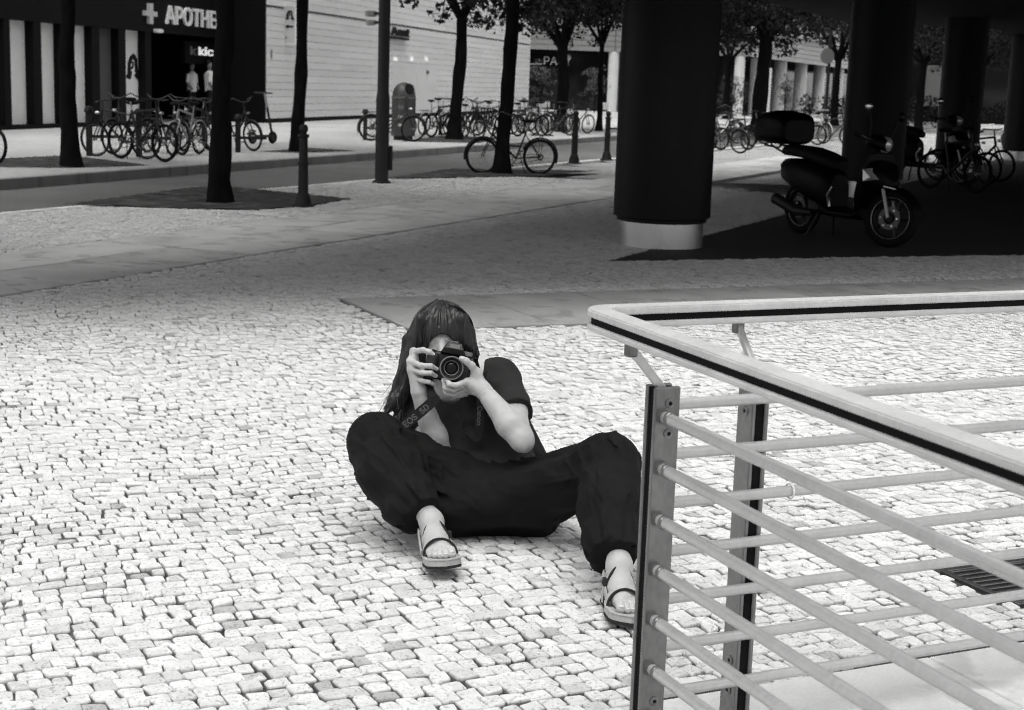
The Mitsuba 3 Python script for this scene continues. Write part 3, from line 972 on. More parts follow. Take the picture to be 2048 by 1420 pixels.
bollard(G(606, 413), 'black ringed bollard nearest the camera, right of the near tree trunk', 0.95)
bollard(G(1148, 327), 'black ringed bollard just right of the bicycle against the tree', 1.02)
bollard(G(1213, 320), 'black ringed bollard close beside the big column', 1.0)
k = thing('chain', 'thin dark bar running right from the bollard beside the big column', 'barrier')
p = G(1213, 320)
put(k, tube([p + [0.05, 0, 0.62], p + [0.5, 0.5, 0.61], p + [1.2, 1.2, 0.62]], 0.018, 8), 'm_iron')
for x_, y_, h_, lab in ((179, 312, 0.72, 'black stand post in front of the leftmost bicycle wheel'), (278, 314, 0.70, 'black stand post between the two left bicycles'), (476, 305, 0.60, 'black stand post right of the near tree trunk, by the kick scooter'),
                        (730, 280, 0.62, 'black stand post left of the lamp post'), (880, 270, 0.6, 'black stand post in the row of bicycles left of the slim tree')):
    k = thing('bicycle_stand', lab, 'bicycle stand')
    p = G(x_, y_, 0.015)
    part(k, 'post', box(0.09, 0.09, h_, at=p + [0, 0, h_ / 2], bevel=0.01), 'm_iron')
    part(k, 'cap', lathe([(0.075, h_), (0.08, h_ + 0.03), (0.05, h_ + 0.09), (0.001, h_ + 0.1)], p, 16), 'm_iron', smooth=40)
    part(k, 'arm', frame_box(p + [0, 0, h_ * 0.45], p + np.array([0.5, 0.16, h_ * 0.45]), 0.04, 0.05), 'm_iron')
k = thing('marker_post', 'short grey round post at the dark shop entrance beside the kick scooter', 'bollard')
p = G(515, 245, 0.015)
part(k, 'shaft', lathe([(0.06, 0), (0.06, 0.48), (0.05, 0.52), (0.001, 0.53)], p, 20), 'm_grey', smooth=40)

# lamp post with two little sign boxes
k = thing('lamp_post', 'grey round lamp post with two small square boxes near the top of the picture', 'lamp post')
lp = G(763, 366)
sc_ = 0.0069
part(k, 'shaft', lathe([(0.094, 0.02), (0.094, 1.16), (0.088, 1.20)], lp, 32), 'm_lamp_post', smooth=40)
part(k, 'upper_shaft', lathe([(0.088, 1.2), (0.080, 1.26), (0.080, 6.5)], lp, 32), 'm_lamp_post', smooth=40)
part(k, 'base_plate', lathe([(0.13, 0.0), (0.13, 0.025), (0.10, 0.04)], lp, 32), 'm_iron', smooth=40)
part(k, 'luminaire', frame_box(lp + [0, 0, 6.45], lp + [1.0, 0.2, 6.55], 0.22, 0.14, bevel=0.03), 'm_grey')
for y_, h_, w_ in ((27, 0.085, 0.15), (45, 0.075, 0.12)):
    q_ = P(742, y_, 20.75)
    part(k, 'sign_box', box(w_, 0.16, h_, at=q_, rz=0.25, bevel=0.012), 'm_pale')
    part(k, 'bracket', frame_box(q_, [lp[0], lp[1], q_[2]], 0.03, 0.03), 'm_iron')
q_ = P(781, 316, 20.9)
part(k, 'side_box', box(0.05, 0.09, 0.34, at=q_ + [0, 0.02, 0], bevel=0.01), 'm_iron')
# big public bin
k = thing('litter_bin', 'grey public litter bin with a domed top behind the lamp post', 'litter bin')
bp = G(806, 280, 0.015)
br = 0.285
part(k, 'drum', lathe([(br, 0.10), (br, 0.98), (br * 0.985, 1.0)], bp, 36), 'm_bin', smooth=40)
part(k, 'dome', lathe([(br * 0.985, 1.005), (br * 0.94, 1.12), (br * 0.78, 1.24), (br * 0.5, 1.32), (br * 0.2, 1.355), (0.001, 1.36)], bp, 36), 'm_bin', smooth=60)
part(k, 'foot', lathe([(br * 0.8, 0.0), (br * 0.8, 0.10)], bp, 24), 'm_iron')
part(k, 'rim', lathe([(br * 1.03, 0.98), (br * 1.03, 1.01), (br * 0.98, 1.015)], bp, 36), 'm_grey', smooth=40)
dvec = np.array([0.62, -0.78, 0.35])
dvec /= np.linalg.norm(dvec)
part(k, 'opening', lathe([(0.13, 0), (0.12, 0.03), (0.10, 0.012), (0.001, 0.012)], bp + [0, 0, 1.13] + dvec * 0.245, 24, axis=dvec), 'm_black')
for s_ in ((-0.03, 0.55, 0.11), (-0.03, 0.36, 0.09), (0.0, 0.78, 0.13)):
    a_ = s_[0] - 0.15
    part(k, 'sticker', box(s_[2], 0.004, s_[2] * 0.7, at=bp + [math.sin(a_) * (br + 0.001), -math.cos(a_) * (br + 0.001), s_[1]], rz=a_), 'm_pale' if s_[1] < 0.7 else 'm_grey')

# ------------------------------------------------------------------ trees


def leaves(rng, centers, radii, per, size):
    n = len(centers)
    cnt_ = np.maximum((per * np.clip((np.asarray(radii) / 0.45) ** 1.6, 0.35, 3)).astype(int), 6)
    c = np.repeat(centers, cnt_, 0)
    r = np.repeat(radii, cnt_)
    n, per = 1, int(cnt_.sum())
    d = rng.normal(0, 1, (n * per, 3))
    d /= np.linalg.norm(d, axis=1, keepdims=True)
    pos = c + d * (r * rng.uniform(0.15, 1.0, n * per) ** 0.6)[:, None] * [1, 1, 0.7]
    ax = rng.normal(0, 1, (n * per, 3))
    ax[:, 2] -= 0.4
    ax /= np.linalg.norm(ax, axis=1, keepdims=True)
    nn = rng.normal(0, 0.7, (n * per, 3)) + [0, 0, 0.8]
    sd = np.cross(ax, nn)
    sd /= np.linalg.norm(sd, axis=1, keepdims=True) + 1e-9
    up = np.cross(sd, ax)
    s = size * rng.uniform(0.6, 1.25, n * per)[:, None]
    a = pos - ax * s * 0.5
    b = pos + sd * s * 0.42 + up * s * 0.10 - ax * s * 0.08
    e = pos + ax * s * 0.58
    f = pos - sd * s * 0.42 + up * s * 0.10 - ax * s * 0.08
    v = np.stack([a, b, e, f], 1).reshape(-1, 3)
    i = np.arange(n * per)[:, None] * 4
    return v, np.vstack([i + [0, 1, 2], i + [0, 2, 3]])


def tree(base, r, hgt, seed, label, grp, fork=None, lean=(0, 0), crown_r=2.6, crown_z=(2.9, 6.5), clumps=190, per=58, leaf=0.125, bottoms=(), name='street_tree'):
    rng = np.random.default_rng(seed)
    k = thing(name, label, 'tree', grp)
    base = np.asarray(base, float)
    fz = fork if fork else hgt * 0.62
    zs = np.linspace(0, fz, 12)
    wob = np.cumsum(rng.normal(0, 0.012, (12, 2)), 0)
    pts = np.column_stack([base[0] + lean[0] * zs + wob[:, 0], base[1] + lean[1] * zs + wob[:, 1], base[2] - 0.02 + zs])
    rad = r * (1 - 0.22 * zs / fz) * (1 + 0.45 * np.exp(-zs / 0.16)) * (1 + rng.normal(0, 0.05, 12))
    ms = [tube(pts, rad, 14)]
    cen = pts[-1]
    ends = []
    nl = 5 if fork else 4
    for a in range(nl):
        ang = 2 * math.pi * (a + rng.uniform(-0.25, 0.25)) / nl + seed
        out = crown_r * rng.uniform(0.35, 0.75)
        tip = np.array([base[0] + lean[0] * fz + out * math.cos(ang), base[1] + lean[1] * fz + out * math.sin(ang), rng.uniform(crown_z[0] + 0.6, crown_z[1] - 0.6)])
        t = np.linspace(0, 1, 7)[:, None]
        mid = (cen * 0.5 + tip * 0.5) + [0, 0, 0.35]
        cur = (1 - t) ** 2 * (cen - [0, 0, 0.1]) + 2 * t * (1 - t) * mid + t * t * tip
        ms.append(tube(cur, np.linspace(r * 0.55, 0.018, 7), 8))
        ends += [cur[3], cur[4], cur[5], tip]
        for _ in range(3):
            s = cur[rng.integers(2, 6)]
            e = s + rng.normal(0, 0.6, 3) + [0, 0, 0.2]
            ms.append(tube([s, (s + e) / 2 + rng.normal(0, 0.05, 3), e], [0.025, 0.018, 0.008], 5))
            ends.append(e)
    part(k, 'trunk', cat(ms), 'm_bark', smooth=50)
    n = clumps
    u = rng.normal(0, 1, (n, 3))
    u /= np.linalg.norm(u, axis=1, keepdims=True)
    rr = rng.uniform(0.45, 1.0, n) ** 0.7
    cz = (crown_z[0] + crown_z[1]) / 2
    hz = (crown_z[1] - crown_z[0]) / 2
    cs = np.array([base[0] + lean[0] * cz, base[1] + lean[1] * cz, cz]) + u * rr[:, None] * [crown_r, crown_r, hz]
    rads = rng.uniform(0.28, 0.62, n)
    cs = np.vstack([cs, np.array(ends)])
    rads = np.concatenate([rads, np.full(len(ends), 0.4)])
    if len(bottoms):
        cs = np.vstack([cs, np.array([b[:3] for b in bottoms])])
        rads = np.concatenate([rads, [b[3] for b in bottoms]])
        tw = []
        for b in bottoms:
            s = np.array([base[0] + lean[0] * fz, base[1] + lean[1] * fz, max(b[2] + 0.3, fz * 0.8)])
            tw.append(tube([s, (s + np.array(b[:3])) / 2 + [0, 0, 0.12], b[:3]], [0.03, 0.018, 0.006], 6))
        part(k, 'branch', cat(tw), 'm_bark', smooth=50)
    v, f = leaves(rng, cs, rads, per, leaf)
    part(k, 'crown', (v, f), 'm_leaf')
    return k


ROADT = 'trees along the far side of the road'
NEART = 'trees along the near side of the road'
def hang(x, y, Z, r):
    return (*P(x, y, Z), r)


tree(G(142, 334, 0.015), 0.125, 7, 21, 'bare dark trunk in the far pavement in front of the pale shop panes', ROADT, fork=2.9, lean=(-0.005, 0), crown_z=(3.6, 7.5), crown_r=3.0)
tree(G(445, 407), 0.118, 7, 22, 'nearest straight dark trunk, covering the end of the shop lettering', NEART, fork=3.1, crown_z=(3.5, 7.5), crown_r=4.0, clumps=320)
tree(G(593, 304, 0.015), 0.125, 7, 23, 'dark trunk in front of the upright chemist sign', ROADT, fork=3.3, lean=(0.03, 0), crown_z=(3.6, 7.5), crown_r=3.0)
tree(G(907, 280, 0.015), 0.165, 7, 24, 'slim leaning trunk between the litter bin and the bicycle tree, low twigs to its right', ROADT, fork=3.0, lean=(0.045, 0), crown_z=(3.4, 7.5), crown_r=3.0,
     bottoms=[hang(950, 45, 36.5, 0.35), hang(965, 30, 36.4, 0.4), hang(985, 50, 36.2, 0.3), hang(940, 8, 36.6, 0.4), hang(890, 30, 36.5, 0.12), hang(975, 5, 36, 0.5)])
tree(np.array([-6.4, 9.6, 0]), 0.13, 7, 29, 'street tree at the near kerb left of the nearest trunk', NEART, fork=3.1, crown_z=(3.4, 7.5), crown_r=3.6, clumps=240, bottoms=())
tree(G(1003, 349), 0.125, 7, 25, 'straight dark trunk that the basket bicycle leans on', NEART, fork=3.1, lean=(0.013, 0), crown_z=(3.3, 7.5), crown_r=3.2, clumps=220,
     bottoms=[hang(1026, 75, 23.6, 0.10), hang(1040, 55, 23.7, 0.12), hang(1035, 25, 23.5, 0.25), hang(985, 15, 23.6, 0.25), hang(1055, 5, 23.4, 0.35)])
tree(G(1121, 264), 0.19, 8, 26, 'forked tree with low spreading limbs in front of the far arcade', ROADT, fork=2.6, crown_z=(3.1, 8), crown_r=3.6, clumps=240,
     bottoms=[hang(1090, 45, 45, 0.5), hang(1150, 70, 46, 0.4), hang(1075, 25, 44, 0.6), hang(1160, 25, 46, 0.6), hang(1060, 10, 45, 0.6), hang(1050, 45, 45, .3), hang(1110, 20, 44, .6)])
tree(G(1196, 263), 0.10, 7, 27, 'thin young tree left of the big column with one leaf clump halfway up', ROADT, fork=2.8, crown_z=(3.4, 7.5), crown_r=2.8,
     bottoms=[hang(1195, 80, 48, 0.35), hang(1205, 40, 48, 0.4), hang(1180, 45, 48, 0.4), hang(1222, 50, 48, 0.4), hang(1190, 15, 48, 0.5), hang(1225, 15, 48, 0.5)])
tree(np.array([xat(1519, 220, 50), 50, 0]), 0.26, 8, 28, 'thick dark trunk between the big column and the white slab sign', ROADT, fork=3.2, crown_z=(2.9, 8), crown_r=3.8, clumps=300,
     bottoms=[hang(1560, 70, 49, 0.5), hang(1440, 10, 48, .8), hang(1580, 5, 48, .7), hang(1630, 30, 50, .5), hang(1655, 5, 50, .6), hang(1575, 100, 50, 0.4), hang(1600, 60, 50, 0.5), hang(1480, 60, 49, 0.6), hang(1450, 30, 49, 0.7), hang(1460, 85, 49, 0.45), hang(1500, 105, 49, 0.4), hang(1545, 20, 49, .7), hang(1600, 20, 49, .5), hang(1490, 20, 48, .7), hang(1525, 70, 49, .5)])
BGT = 'leafy trees far back along the street'
for n_, (x_, Y_, cr_, z0_, lab_) in enumerate(((1672, 72, 3.6, 4.2, 'leafy tree far back by the round sign pole'), (1455, 78, 3.2, 3.3, 'leafy tree far back just right of the big column'), (1840, 66, 4.0, 2.6, 'dark leafy tree far back in the gap right of the second column'),
                                         (1955, 74, 4.2, 2.4, 'dark leafy tree far back in the narrow gap between the two rightmost columns'), (2080, 66, 4.0, 2.5, 'dark leafy tree at the right picture edge behind the last column'), (1760, 92, 4.5, 3.0, 'leafy tree hidden mostly by the second column'))):
    tree(np.array([xat(x_, 205, Y_), Y_, 0]), 0.18, 8, 40 + n_, lab_, BGT, fork=3.0, crown_z=(z0_, 8.5), crown_r=cr_, clumps=240, per=40, leaf=0.14, name='background_tree')


def shrub(p, r, h, lab, seed, grp=None, leaf=0.08):
    rng = np.random.default_rng(seed)
    k = thing('shrub', lab, 'shrub', grp)
    n = 50
    u = rng.normal(0, 1, (n, 3))
    u /= np.linalg.norm(u, axis=1, keepdims=True)
    c = np.asarray(p) + [0, 0, h * 0.55] + u * rng.uniform(0.3, 1, n)[:, None] * [r, r, h * 0.45]
    v, f = leaves(rng, c, rng.uniform(0.15, 0.35, n), 45, leaf)
    part(k, 'foliage', (v, f), 'm_leaf_light')
    part(k, 'stem', cat([tube([np.asarray(p) + [0, 0, 0], np.asarray(p) + [0.03, 0, h * 0.3], q], [0.04, 0.03, 0.01], 5) for q in c[:10]]), 'm_bark')


mat('m_leaf_light', proc(lambda p, n, uv: mi.Color3f(0.07 + 0.12 * noise(p.x * 7, p.y * 7, p.z * 7))), 0.7, spec=0.3)
shrub([xat(1080, 190, 84), 84, 0.0], 0.9, 3.0, 'tall grey leafy bush left of the forked tree under the arcade', 60)
shrub([xat(1190, 190, 84), 84, 0.0], 0.8, 2.9, 'tall leafy bush by the arcade pillar left of the big column', 61)
shrub([xat(1465, 190, 80), 80, 0.0], 0.9, 2.4, 'leafy bush right of the big column in front of the dark arcade', 62)
shrub([xat(1570, 190, 82), 82, 0.0], 0.5, 2.6, 'slim bush between white slab sign and arcade pillars', 63)

# long dark block closing the far right side behind the columns
k = thing('office_block', 'dark low building far back on the right, seen in slits between the columns', 'building')
ob0, ob1 = np.array([22.0, 100, 0]), np.array([60.0, 92, 0])
od = (ob1 - ob0) / np.linalg.norm(ob1 - ob0)
part(k, 'wall', frame_box(ob0 + [0, 0, 4], ob1 + [0, 0, 4], 1.0, 8.2), 'm_facade_dark')
for i_ in range(12):
    p_ = ob0 + od * (1.0 + i_ * 3.1) + [0, -0.56, 0]
    part(k, 'window', frame_box(p_ + [0, 0, 2.2], p_ + od * 2.2 + [0, 0, 2.2], 0.06, 2.6), 'm_grey' if i_ % 4 == 1 else 'm_glass_dark')
k = structure('hedge')
hr_ = np.random.default_rng(77)
hc_ = np.column_stack([np.linspace(14, 60, 260) + hr_.normal(0, .4, 260), 74 + np.linspace(0, 6, 260) + hr_.normal(0, 0.5, 260), hr_.uniform(0.2, 1.3, 260)])
v_, f_ = leaves(hr_, hc_, np.full(260, 0.5), 40, 0.14)
put(k, (v_, f_), 'm_leaf')
labels[k] = {'kind': 'stuff', 'label': 'low dark hedge far back behind the columns'}
# ------------------------------------------------------------------ bicycles


def make_bike(key, frame_mat='m_bike_black', step=False, basket=False, rack=True, fender=True, tyre=0.019, wr=0.315, saddle_h=0.95, bars='flat', fat=1.0):
    """In local space: x forward, rear contact at the origin, wheelbase 1.06."""
    wb = 1.06
    for n_, x_ in enumerate((0.0, wb)):
        w = numbered(key + '__wheel')
        scene[w] = mikit.ply(torus(wr - 0.045, 0.010, (x_, 0, wr), (0, 1, 0), 40, 6), 'm_rim', smooth=True)
        part(w, 'tyre', torus(wr - tyre, tyre, (x_, 0, wr), (0, 1, 0), 44, 8), 'm_tyre', smooth=True)
        sp = [tube([[x_ + 0.015 * math.cos(a), 0.02 * (-1) ** i_, wr + 0.015 * math.sin(a)], [x_ + (wr - 0.05) * math.cos(a + 0.1), 0, wr + (wr - 0.05) * math.sin(a + 0.1)]], 0.0022, 4, cap=False) for i_, a in enumerate(np.arange(18) * 2 * math.pi / 18)]
        part(w, 'spokes', cat(sp), 'm_grey')
        part(w, 'hub', cyl([x_, -0.045, wr], [x_, 0.045, wr], 0.022, 12), 'm_bike_silver', smooth=40)
        if fender:
            aa = np.linspace(math.radians(-12 if n_ else 20), math.radians(135 if n_ else 200), 20)
            part(key, 'mudguard', tube(np.stack([x_ + (wr + 0.018) * np.cos(aa), 0 * aa, wr + (wr + 0.018) * np.sin(aa)], 1), 0.017, 6), frame_mat, smooth=True)
    bb = np.array([0.44, 0, 0.28])
    seat = np.array([0.27, 0, saddle_h - 0.18])
    head_t, head_b = np.array([0.86, 0, 0.86]), np.array([0.895, 0, 0.70])
    rear = np.array([0, 0, wr])
    r = 0.016 * fat
    fr = [tube([bb, seat], r, 8), tube([head_b, bb], r * 1.15, 8), tube([head_t, head_b], r * 1.15, 8)]
    if step:
        fr.append(tube([head_t, (head_t + bb) / 2 + [0, 0, -0.06], bb * 0.55 + seat * 0.45], r * 1.05, 8))
    else:
        fr.append(tube([head_t, seat * 0.93 + bb * 0.07], r, 8))
    for s in (-1, 1):
        fr += [tube([bb + [0, s * 0.03, 0], rear + [0, s * 0.055, 0]], r * 0.6, 6), tube([seat * 0.9 + bb * 0.1, rear + [0, s * 0.055, 0]], r * 0.5, 6)]
    part(key, 'frame', cat(fr), frame_mat, smooth=50)
    ax = np.array([wb, 0, wr])
    part(key, 'fork', cat([tube([head_b, head_b + [0.015, s * 0.05, -0.05], ax + [-0.03, s * 0.05, 0.1], ax + [0, s * 0.05, 0]], 0.011 * fat, 7) for s in (-1, 1)]), frame_mat, smooth=50)
    st = head_t + np.array([-0.02, 0, 0.13])
    hb = [tube([head_t, st, st + [0.05, 0, 0.02]], 0.013, 8)]
    if bars == 'flat':
        hb.append(tube([st + [-0.04, -0.31, 0.03], st + [0.05, -0.1, 0.02], st + [0.05, 0.1, 0.02], st + [-0.04, 0.31, 0.03]], 0.012, 8))
    else:
        hb.append(tube([st + [-0.22, -0.27, 0.05], st + [-0.02, -0.25, 0.12], st + [0.05, -0.08, 0.03], st + [0.05, 0.08, 0.03], st + [-0.02, 0.25, 0.12], st + [-0.22, 0.27, 0.05]], 0.012, 8))
    part(key, 'handlebar', cat(hb), 'm_bike_grey' if bars != 'flat' else frame_mat, smooth=50)
    sp = np.array([0.235, 0, saddle_h])
    part(key, 'seat_post', tube([seat, sp - [0, 0, 0.02]], 0.013, 8), 'm_bike_silver', smooth=50)
    sd = trimesh.creation.icosphere(2)
    v = np.array(sd.vertices)
    w_ = 0.5 + 0.5 * np.clip(-v[:, 0] * 1.2 + 0.1, 0, 1)
    sd.vertices = np.stack([v[:, 0] * 0.145, v[:, 1] * 0.10 * w_, v[:, 2] * 0.035 + 0.012 * v[:, 0] ** 2], 1) + sp
    part(key, 'saddle', sd, 'm_tyre', smooth=True)
    part(key, 'crank', cat([torus(0.085, 0.007, bb + [0, 0.05, 0], (0, 1, 0), 24, 5), tube([bb + [0, 0.05, 0], bb + [0.12, 0.07, -0.12]], 0.010, 6), tube([bb + [0, -0.05, 0], bb + [-0.12, -0.07, 0.12]], 0.010, 6),
                            box(0.09, 0.07, 0.02, at=bb + [0.12, 0.12, -0.12]), box(0.09, 0.07, 0.02, at=bb + [-0.12, -0.12, 0.12])]), 'm_grey')
    part(key, 'chain', cat([tube([bb + [0, 0.05, 0.085], rear + [0, 0.05, 0.04]], 0.006, 4), tube([bb + [0, 0.05, -0.085], rear + [0, 0.05, -0.04]], 0.006, 4), torus(0.045, 0.012, rear + [0, 0.05, 0], (0, 1, 0), 18, 6)]), 'm_iron')
    if rack:
        z_ = 2 * wr + 0.07
        part(key, 'rack', cat([tube([[0.2, s * 0.06, z_], [-0.22, s * 0.07, z_], [-0.24, 0, z_]], 0.007, 5) for s in (-1, 1)] + [tube([[-0.02, s * 0.07, z_], rear + [0, s * 0.07, 0]], 0.006, 5) for s in (-1, 1)] + [tube([[x_, -0.06, z_], [x_, 0.06, z_]], 0.006, 5) for x_ in (-0.15, 0, 0.12)]), 'm_iron')
    if basket:
        cz, cx_ = 0.90, 1.06
        rg = []
        for z_, sx, sy in ((0.0, 0.12, 0.14), (0.08, 0.135, 0.16), (0.16, 0.15, 0.18), (0.24, 0.165, 0.20)):
            q_ = np.array([[cx_ - sx, -sy, cz + z_], [cx_ + sx, -sy, cz + z_], [cx_ + sx, sy, cz + z_], [cx_ - sx, sy, cz + z_]])
            rg.append(tube(np.vstack([q_, q_[:1]]), 0.007, 5))
        for t_ in np.linspace(-1, 1, 7):
            for sgn in (-1, 1):
                rg.append(tube([[cx_ + t_ * 0.12, sgn * 0.14, cz], [cx_ + t_ * 0.165, sgn * 0.20, cz + 0.24]], 0.005, 4))
                rg.append(tube([[cx_ + sgn * 0.12, t_ * 0.14, cz], [cx_ + sgn * 0.165, t_ * 0.20, cz + 0.24]], 0.005, 4))
        rg.append(box(0.24, 0.28, 0.012, at=(cx_, 0, cz)))
        part(key, 'basket', cat(rg), 'm_iron')
    part(key, 'headlight', lathe([(0.001, 0.05), (0.028, 0.045), (0.03, 0.0), (0.015, -0.03), (0.001, -0.035)], [0.96, 0, 0.80], 12, axis=(1, 0, 0)), 'm_chrome', smooth=40)
    part(key, 'kickstand', tube([[0.36, 0.05, 0.26], [0.30, 0.16, 0.01]], 0.009, 6), 'm_iron')


def placed(rear, front, lean=0.0, base=1.06, scale=None, steer=None):
    rear, front = np.asarray(rear, float), np.asarray(front, float)
    d = front - rear
    L = np.linalg.norm(d[:2])
    a = math.atan2(d[1], d[0])
    s = scale or L / base
    M = trimesh.transformations.rotation_matrix(a, [0, 0, 1]) @ trimesh.transformations.rotation_matrix(lean, [1, 0, 0])
    M[:3, :3] *= s
    M[:3, 3] = rear
    return M


BIKES = 'parked bicycles'
BR = np.random.default_rng(8)
variants = {}


def bike(rear, front, label, variant, lean=0.0, turn=None, **kw):
    mid, d_ = (rear + front) / 2, front - rear
    lat = np.sign(d_[0]) * min(max(abs(d_[0]), 0.25), 0.93)
    dp = math.sqrt(0.98 ** 2 - lat ** 2) * (1 if d_[1] >= 0 else -1)
    hv = np.array([lat, dp, 0]) / 2
    rear, front = mid - hv, mid + hv
    k = thing('bicycle', label, 'bicycle', BIKES)
    M = placed(rear, front, lean or float(BR.normal(0, 0.07)))
    M[:3, :3] *= BR.uniform(0.94, 1.05)
    if variant not in variants:
        variants[variant] = k
        make_bike(k, **VAR[variant])
        for q_ in [q_ for q_ in scene if q_.startswith(k + '__')]:
            scene[q_]['to_world'] = T(M)
    else:
        copy_parts(variants[variant], k, M)
    return k


VAR = {'city': dict(step=True, basket=True, bars='swept', saddle_h=0.94),
       'city2': dict(step=True, bars='swept', frame_mat='m_bike_grey', saddle_h=0.95),
       'diamond': dict(fender=False, rack=False, saddle_h=1.0, tyre=0.016),
       'mtb': dict(fender=False, rack=False, tyre=0.028, fat=1.35, saddle_h=1.0),
       'silver': dict(frame_mat='m_bike_silver', fat=1.3, saddle_h=0.97, bars='swept'),
       'white': dict(frame_mat='m_pale', rack=True, saddle_h=0.97)}
FZ = 0.015


def gp(x, y):
    return G(x, y, FZ)


bike(G(1086, 350), G(952, 347), 'dark step-through bicycle with a front basket leaning on the straight trunk', 'city', lean=-0.05)
bike(gp(300, 318), gp(183, 313), 'black bicycle whose front wheel stands left of the first stand post', 'diamond')
bike(gp(236, 318), gp(330, 323), 'black thick-tyred bicycle with a high saddle in front of the pale A pane', 'mtb')
bike(gp(405, 306), gp(338, 315), 'bicycle with a slanted silver frame tube left of the nearest trunk', 'silver')
bike(gp(352, 300), gp(440, 303), 'dark bicycle half hidden behind the nearest trunk on its left', 'city2')
bike(gp(455, 295), gp(500, 305), 'bicycle showing only its front wheel right of the nearest trunk', 'city2')
bike(gp(-95, 322), gp(-14, 331), 'bicycle at the left picture edge, only a bit of wheel in view', 'mtb')
bike(gp(728, 281), gp(836, 284), 'dark bicycle behind the lamp post and litter bin', 'city2')
bike(gp(742, 276), gp(818, 274), 'second dark bicycle behind the litter bin, tight against the first', 'diamond')
bike(gp(848, 270), gp(886, 271), 'pale framed bicycle just right of the litter bin', 'white')
bike(gp(930, 274), gp(895, 272), 'black bicycle directly behind the slim leaning trunk', 'diamond')
bike(gp(905, 268), gp(955, 272), 'black bicycle right of the slim leaning trunk', 'city2')
bike(gp(985, 270), gp(940, 266), 'dark bicycle just left of the straight trunk, behind the basket', 'mtb')
bike(gp(1024, 270), gp(1070, 268), 'dark bicycle just right of the straight trunk, far row', 'city2')
bike(gp(1090, 266), gp(1045, 270), 'silver bicycle in the far row above the leaning bicycle saddle', 'silver')
bike(gp(1130, 268), gp(1173, 267), 'black bicycle right of the forked trunk with its big wheel clear', 'diamond')
bike(gp(1116, 266), gp(1150, 262), 'bicycle behind the bollard right of the forked trunk', 'city2')
bike(gp(1416, 303), gp(1483, 308), 'dark bicycle just right of the big column on the bright pavement', 'city2')
bike(gp(1505, 294), gp(1550, 296), 'dark bicycle behind the scooter box, left part', 'mtb')
bike(gp(1425, 290), gp(1462, 285), 'farther bicycle right of the big column, in bushes', 'silver')
bike(gp(1600, 285), gp(1640, 287), 'bicycle behind the scooter seat', 'white')
for (x0_, y0_, x1_, y1_, vr_, lb_) in (
        (860, 276, 905, 278, 'mtb', 'black bicycle close behind the first stand left of the slim trunk'), (960, 268, 1000, 270, 'diamond', 'black bicycle behind the basket of the leaning bicycle'),
        (1035, 274, 1082, 272, 'mtb', 'thick tyred bicycle right behind the leaning bicycle saddle'), (1060, 262, 1098, 263, 'city2', 'bicycle left of the forked trunk in the far row'),
        (1008, 266, 1046, 265, 'city2', 'bicycle in the far row hidden partly by the straight trunk'), (1095, 272, 1138, 271, 'diamond', 'bicycle in front of the forked trunk foot'),
        (915, 278, 958, 281, 'city2', 'dark bicycle between slim trunk and straight trunk, front row'), (1440, 300, 1500, 301, 'mtb', 'dark bicycle overlapping the one right of the big column'),
        (1530, 290, 1590, 288, 'city2', 'dark bicycle behind the scooter box, middle'), (1570, 282, 1610, 283, 'diamond', 'farther bicycle above the scooter seat'),
        (1640, 292, 1690, 290, 'mtb', 'dark bicycle left of the second column'), (372, 309, 300, 306, 'city2', 'dark bicycle behind the thick-tyred one, facing left'),
        (420, 299, 365, 304, 'mtb', 'dark bicycle left of the nearest trunk, facing left'), (1460, 280, 1420, 283, 'city2', 'bicycle right beside the big column, far'),
        (292, 306, 230, 308, 'city2', 'dark bicycle behind the leftmost stand posts, facing left')):
    bike(gp(x0_, y0_), gp(x1_, y1_), lb_, vr_)
for i_, (x_, y_, dx_, dy_) in enumerate(((6.6, 24.2, 0.5, -0.8), (7.4, 26.6, 0.7, -0.6), (8.0, 27.6, 0.6, -0.7))):
    bike(np.array([x_, y_, 0.0]), np.array([x_ + dx_, y_ + dy_, 0.0]), ('dark bicycle under the building behind the scooter front, nearest', 'dark bicycle under the building behind the scooter front, middle', 'dark bicycle under the building beside the second far column')[i_], 'mtb')
# trailing saddle bag and panier on the leaning bicycle
k0 = variants['city']

# kick scooter
k = thing('kick_scooter', 'black electric kick scooter standing right of the nearest trunk', 'kick scooter')
kr, kf = gp(505, 288), gp(545, 287)
kdir = (kf - kr) / np.linalg.norm(kf - kr)
kn_ = np.array([-kdir[1], kdir[0], 0])
kl = np.linalg.norm(kf - kr)
part(k, 'deck', frame_box(kr + kdir * 0.02 + [0, 0, 0.16], kf - kdir * 0.12 + [0, 0, 0.16], 0.15, 0.05, bevel=0.01), 'm_bike_black')
for c_ in (kr, kf):
    w = numbered(k + '__wheel')
    scene[w] = mikit.ply(torus(0.10, 0.03, c_ + [0, 0, 0.13], kn_, 24, 8), 'm_tyre', smooth=True)
    part(w, 'hub', lathe([(0.001, -0.03), (0.075, -0.025), (0.075, 0.025), (0.001, 0.03)], c_ + [0, 0, 0.13], 16, axis=kn_), 'm_iron')
tp = kf - kdir * 0.26 + [0, 0, 1.05]
part(k, 'stem', tube([kf + [0, 0, 0.14], kf - kdir * 0.05 + [0, 0, 0.30], tp * 0.6 + (kf - kdir * 0.05 + [0, 0, 0.30]) * 0.4], 0.026, 10), 'm_bike_black')
part(k, 'upper_stem', tube([tp * 0.6 + (kf - kdir * 0.05 + [0, 0, 0.30]) * 0.4, tp], 0.022, 10), 'm_bike_silver')
part(k, 'handlebar', tube([tp + kn_ * 0.24 - kdir * 0.04, tp, tp - kn_ * 0.24 - kdir * 0.04], 0.016, 8), 'm_bike_black')
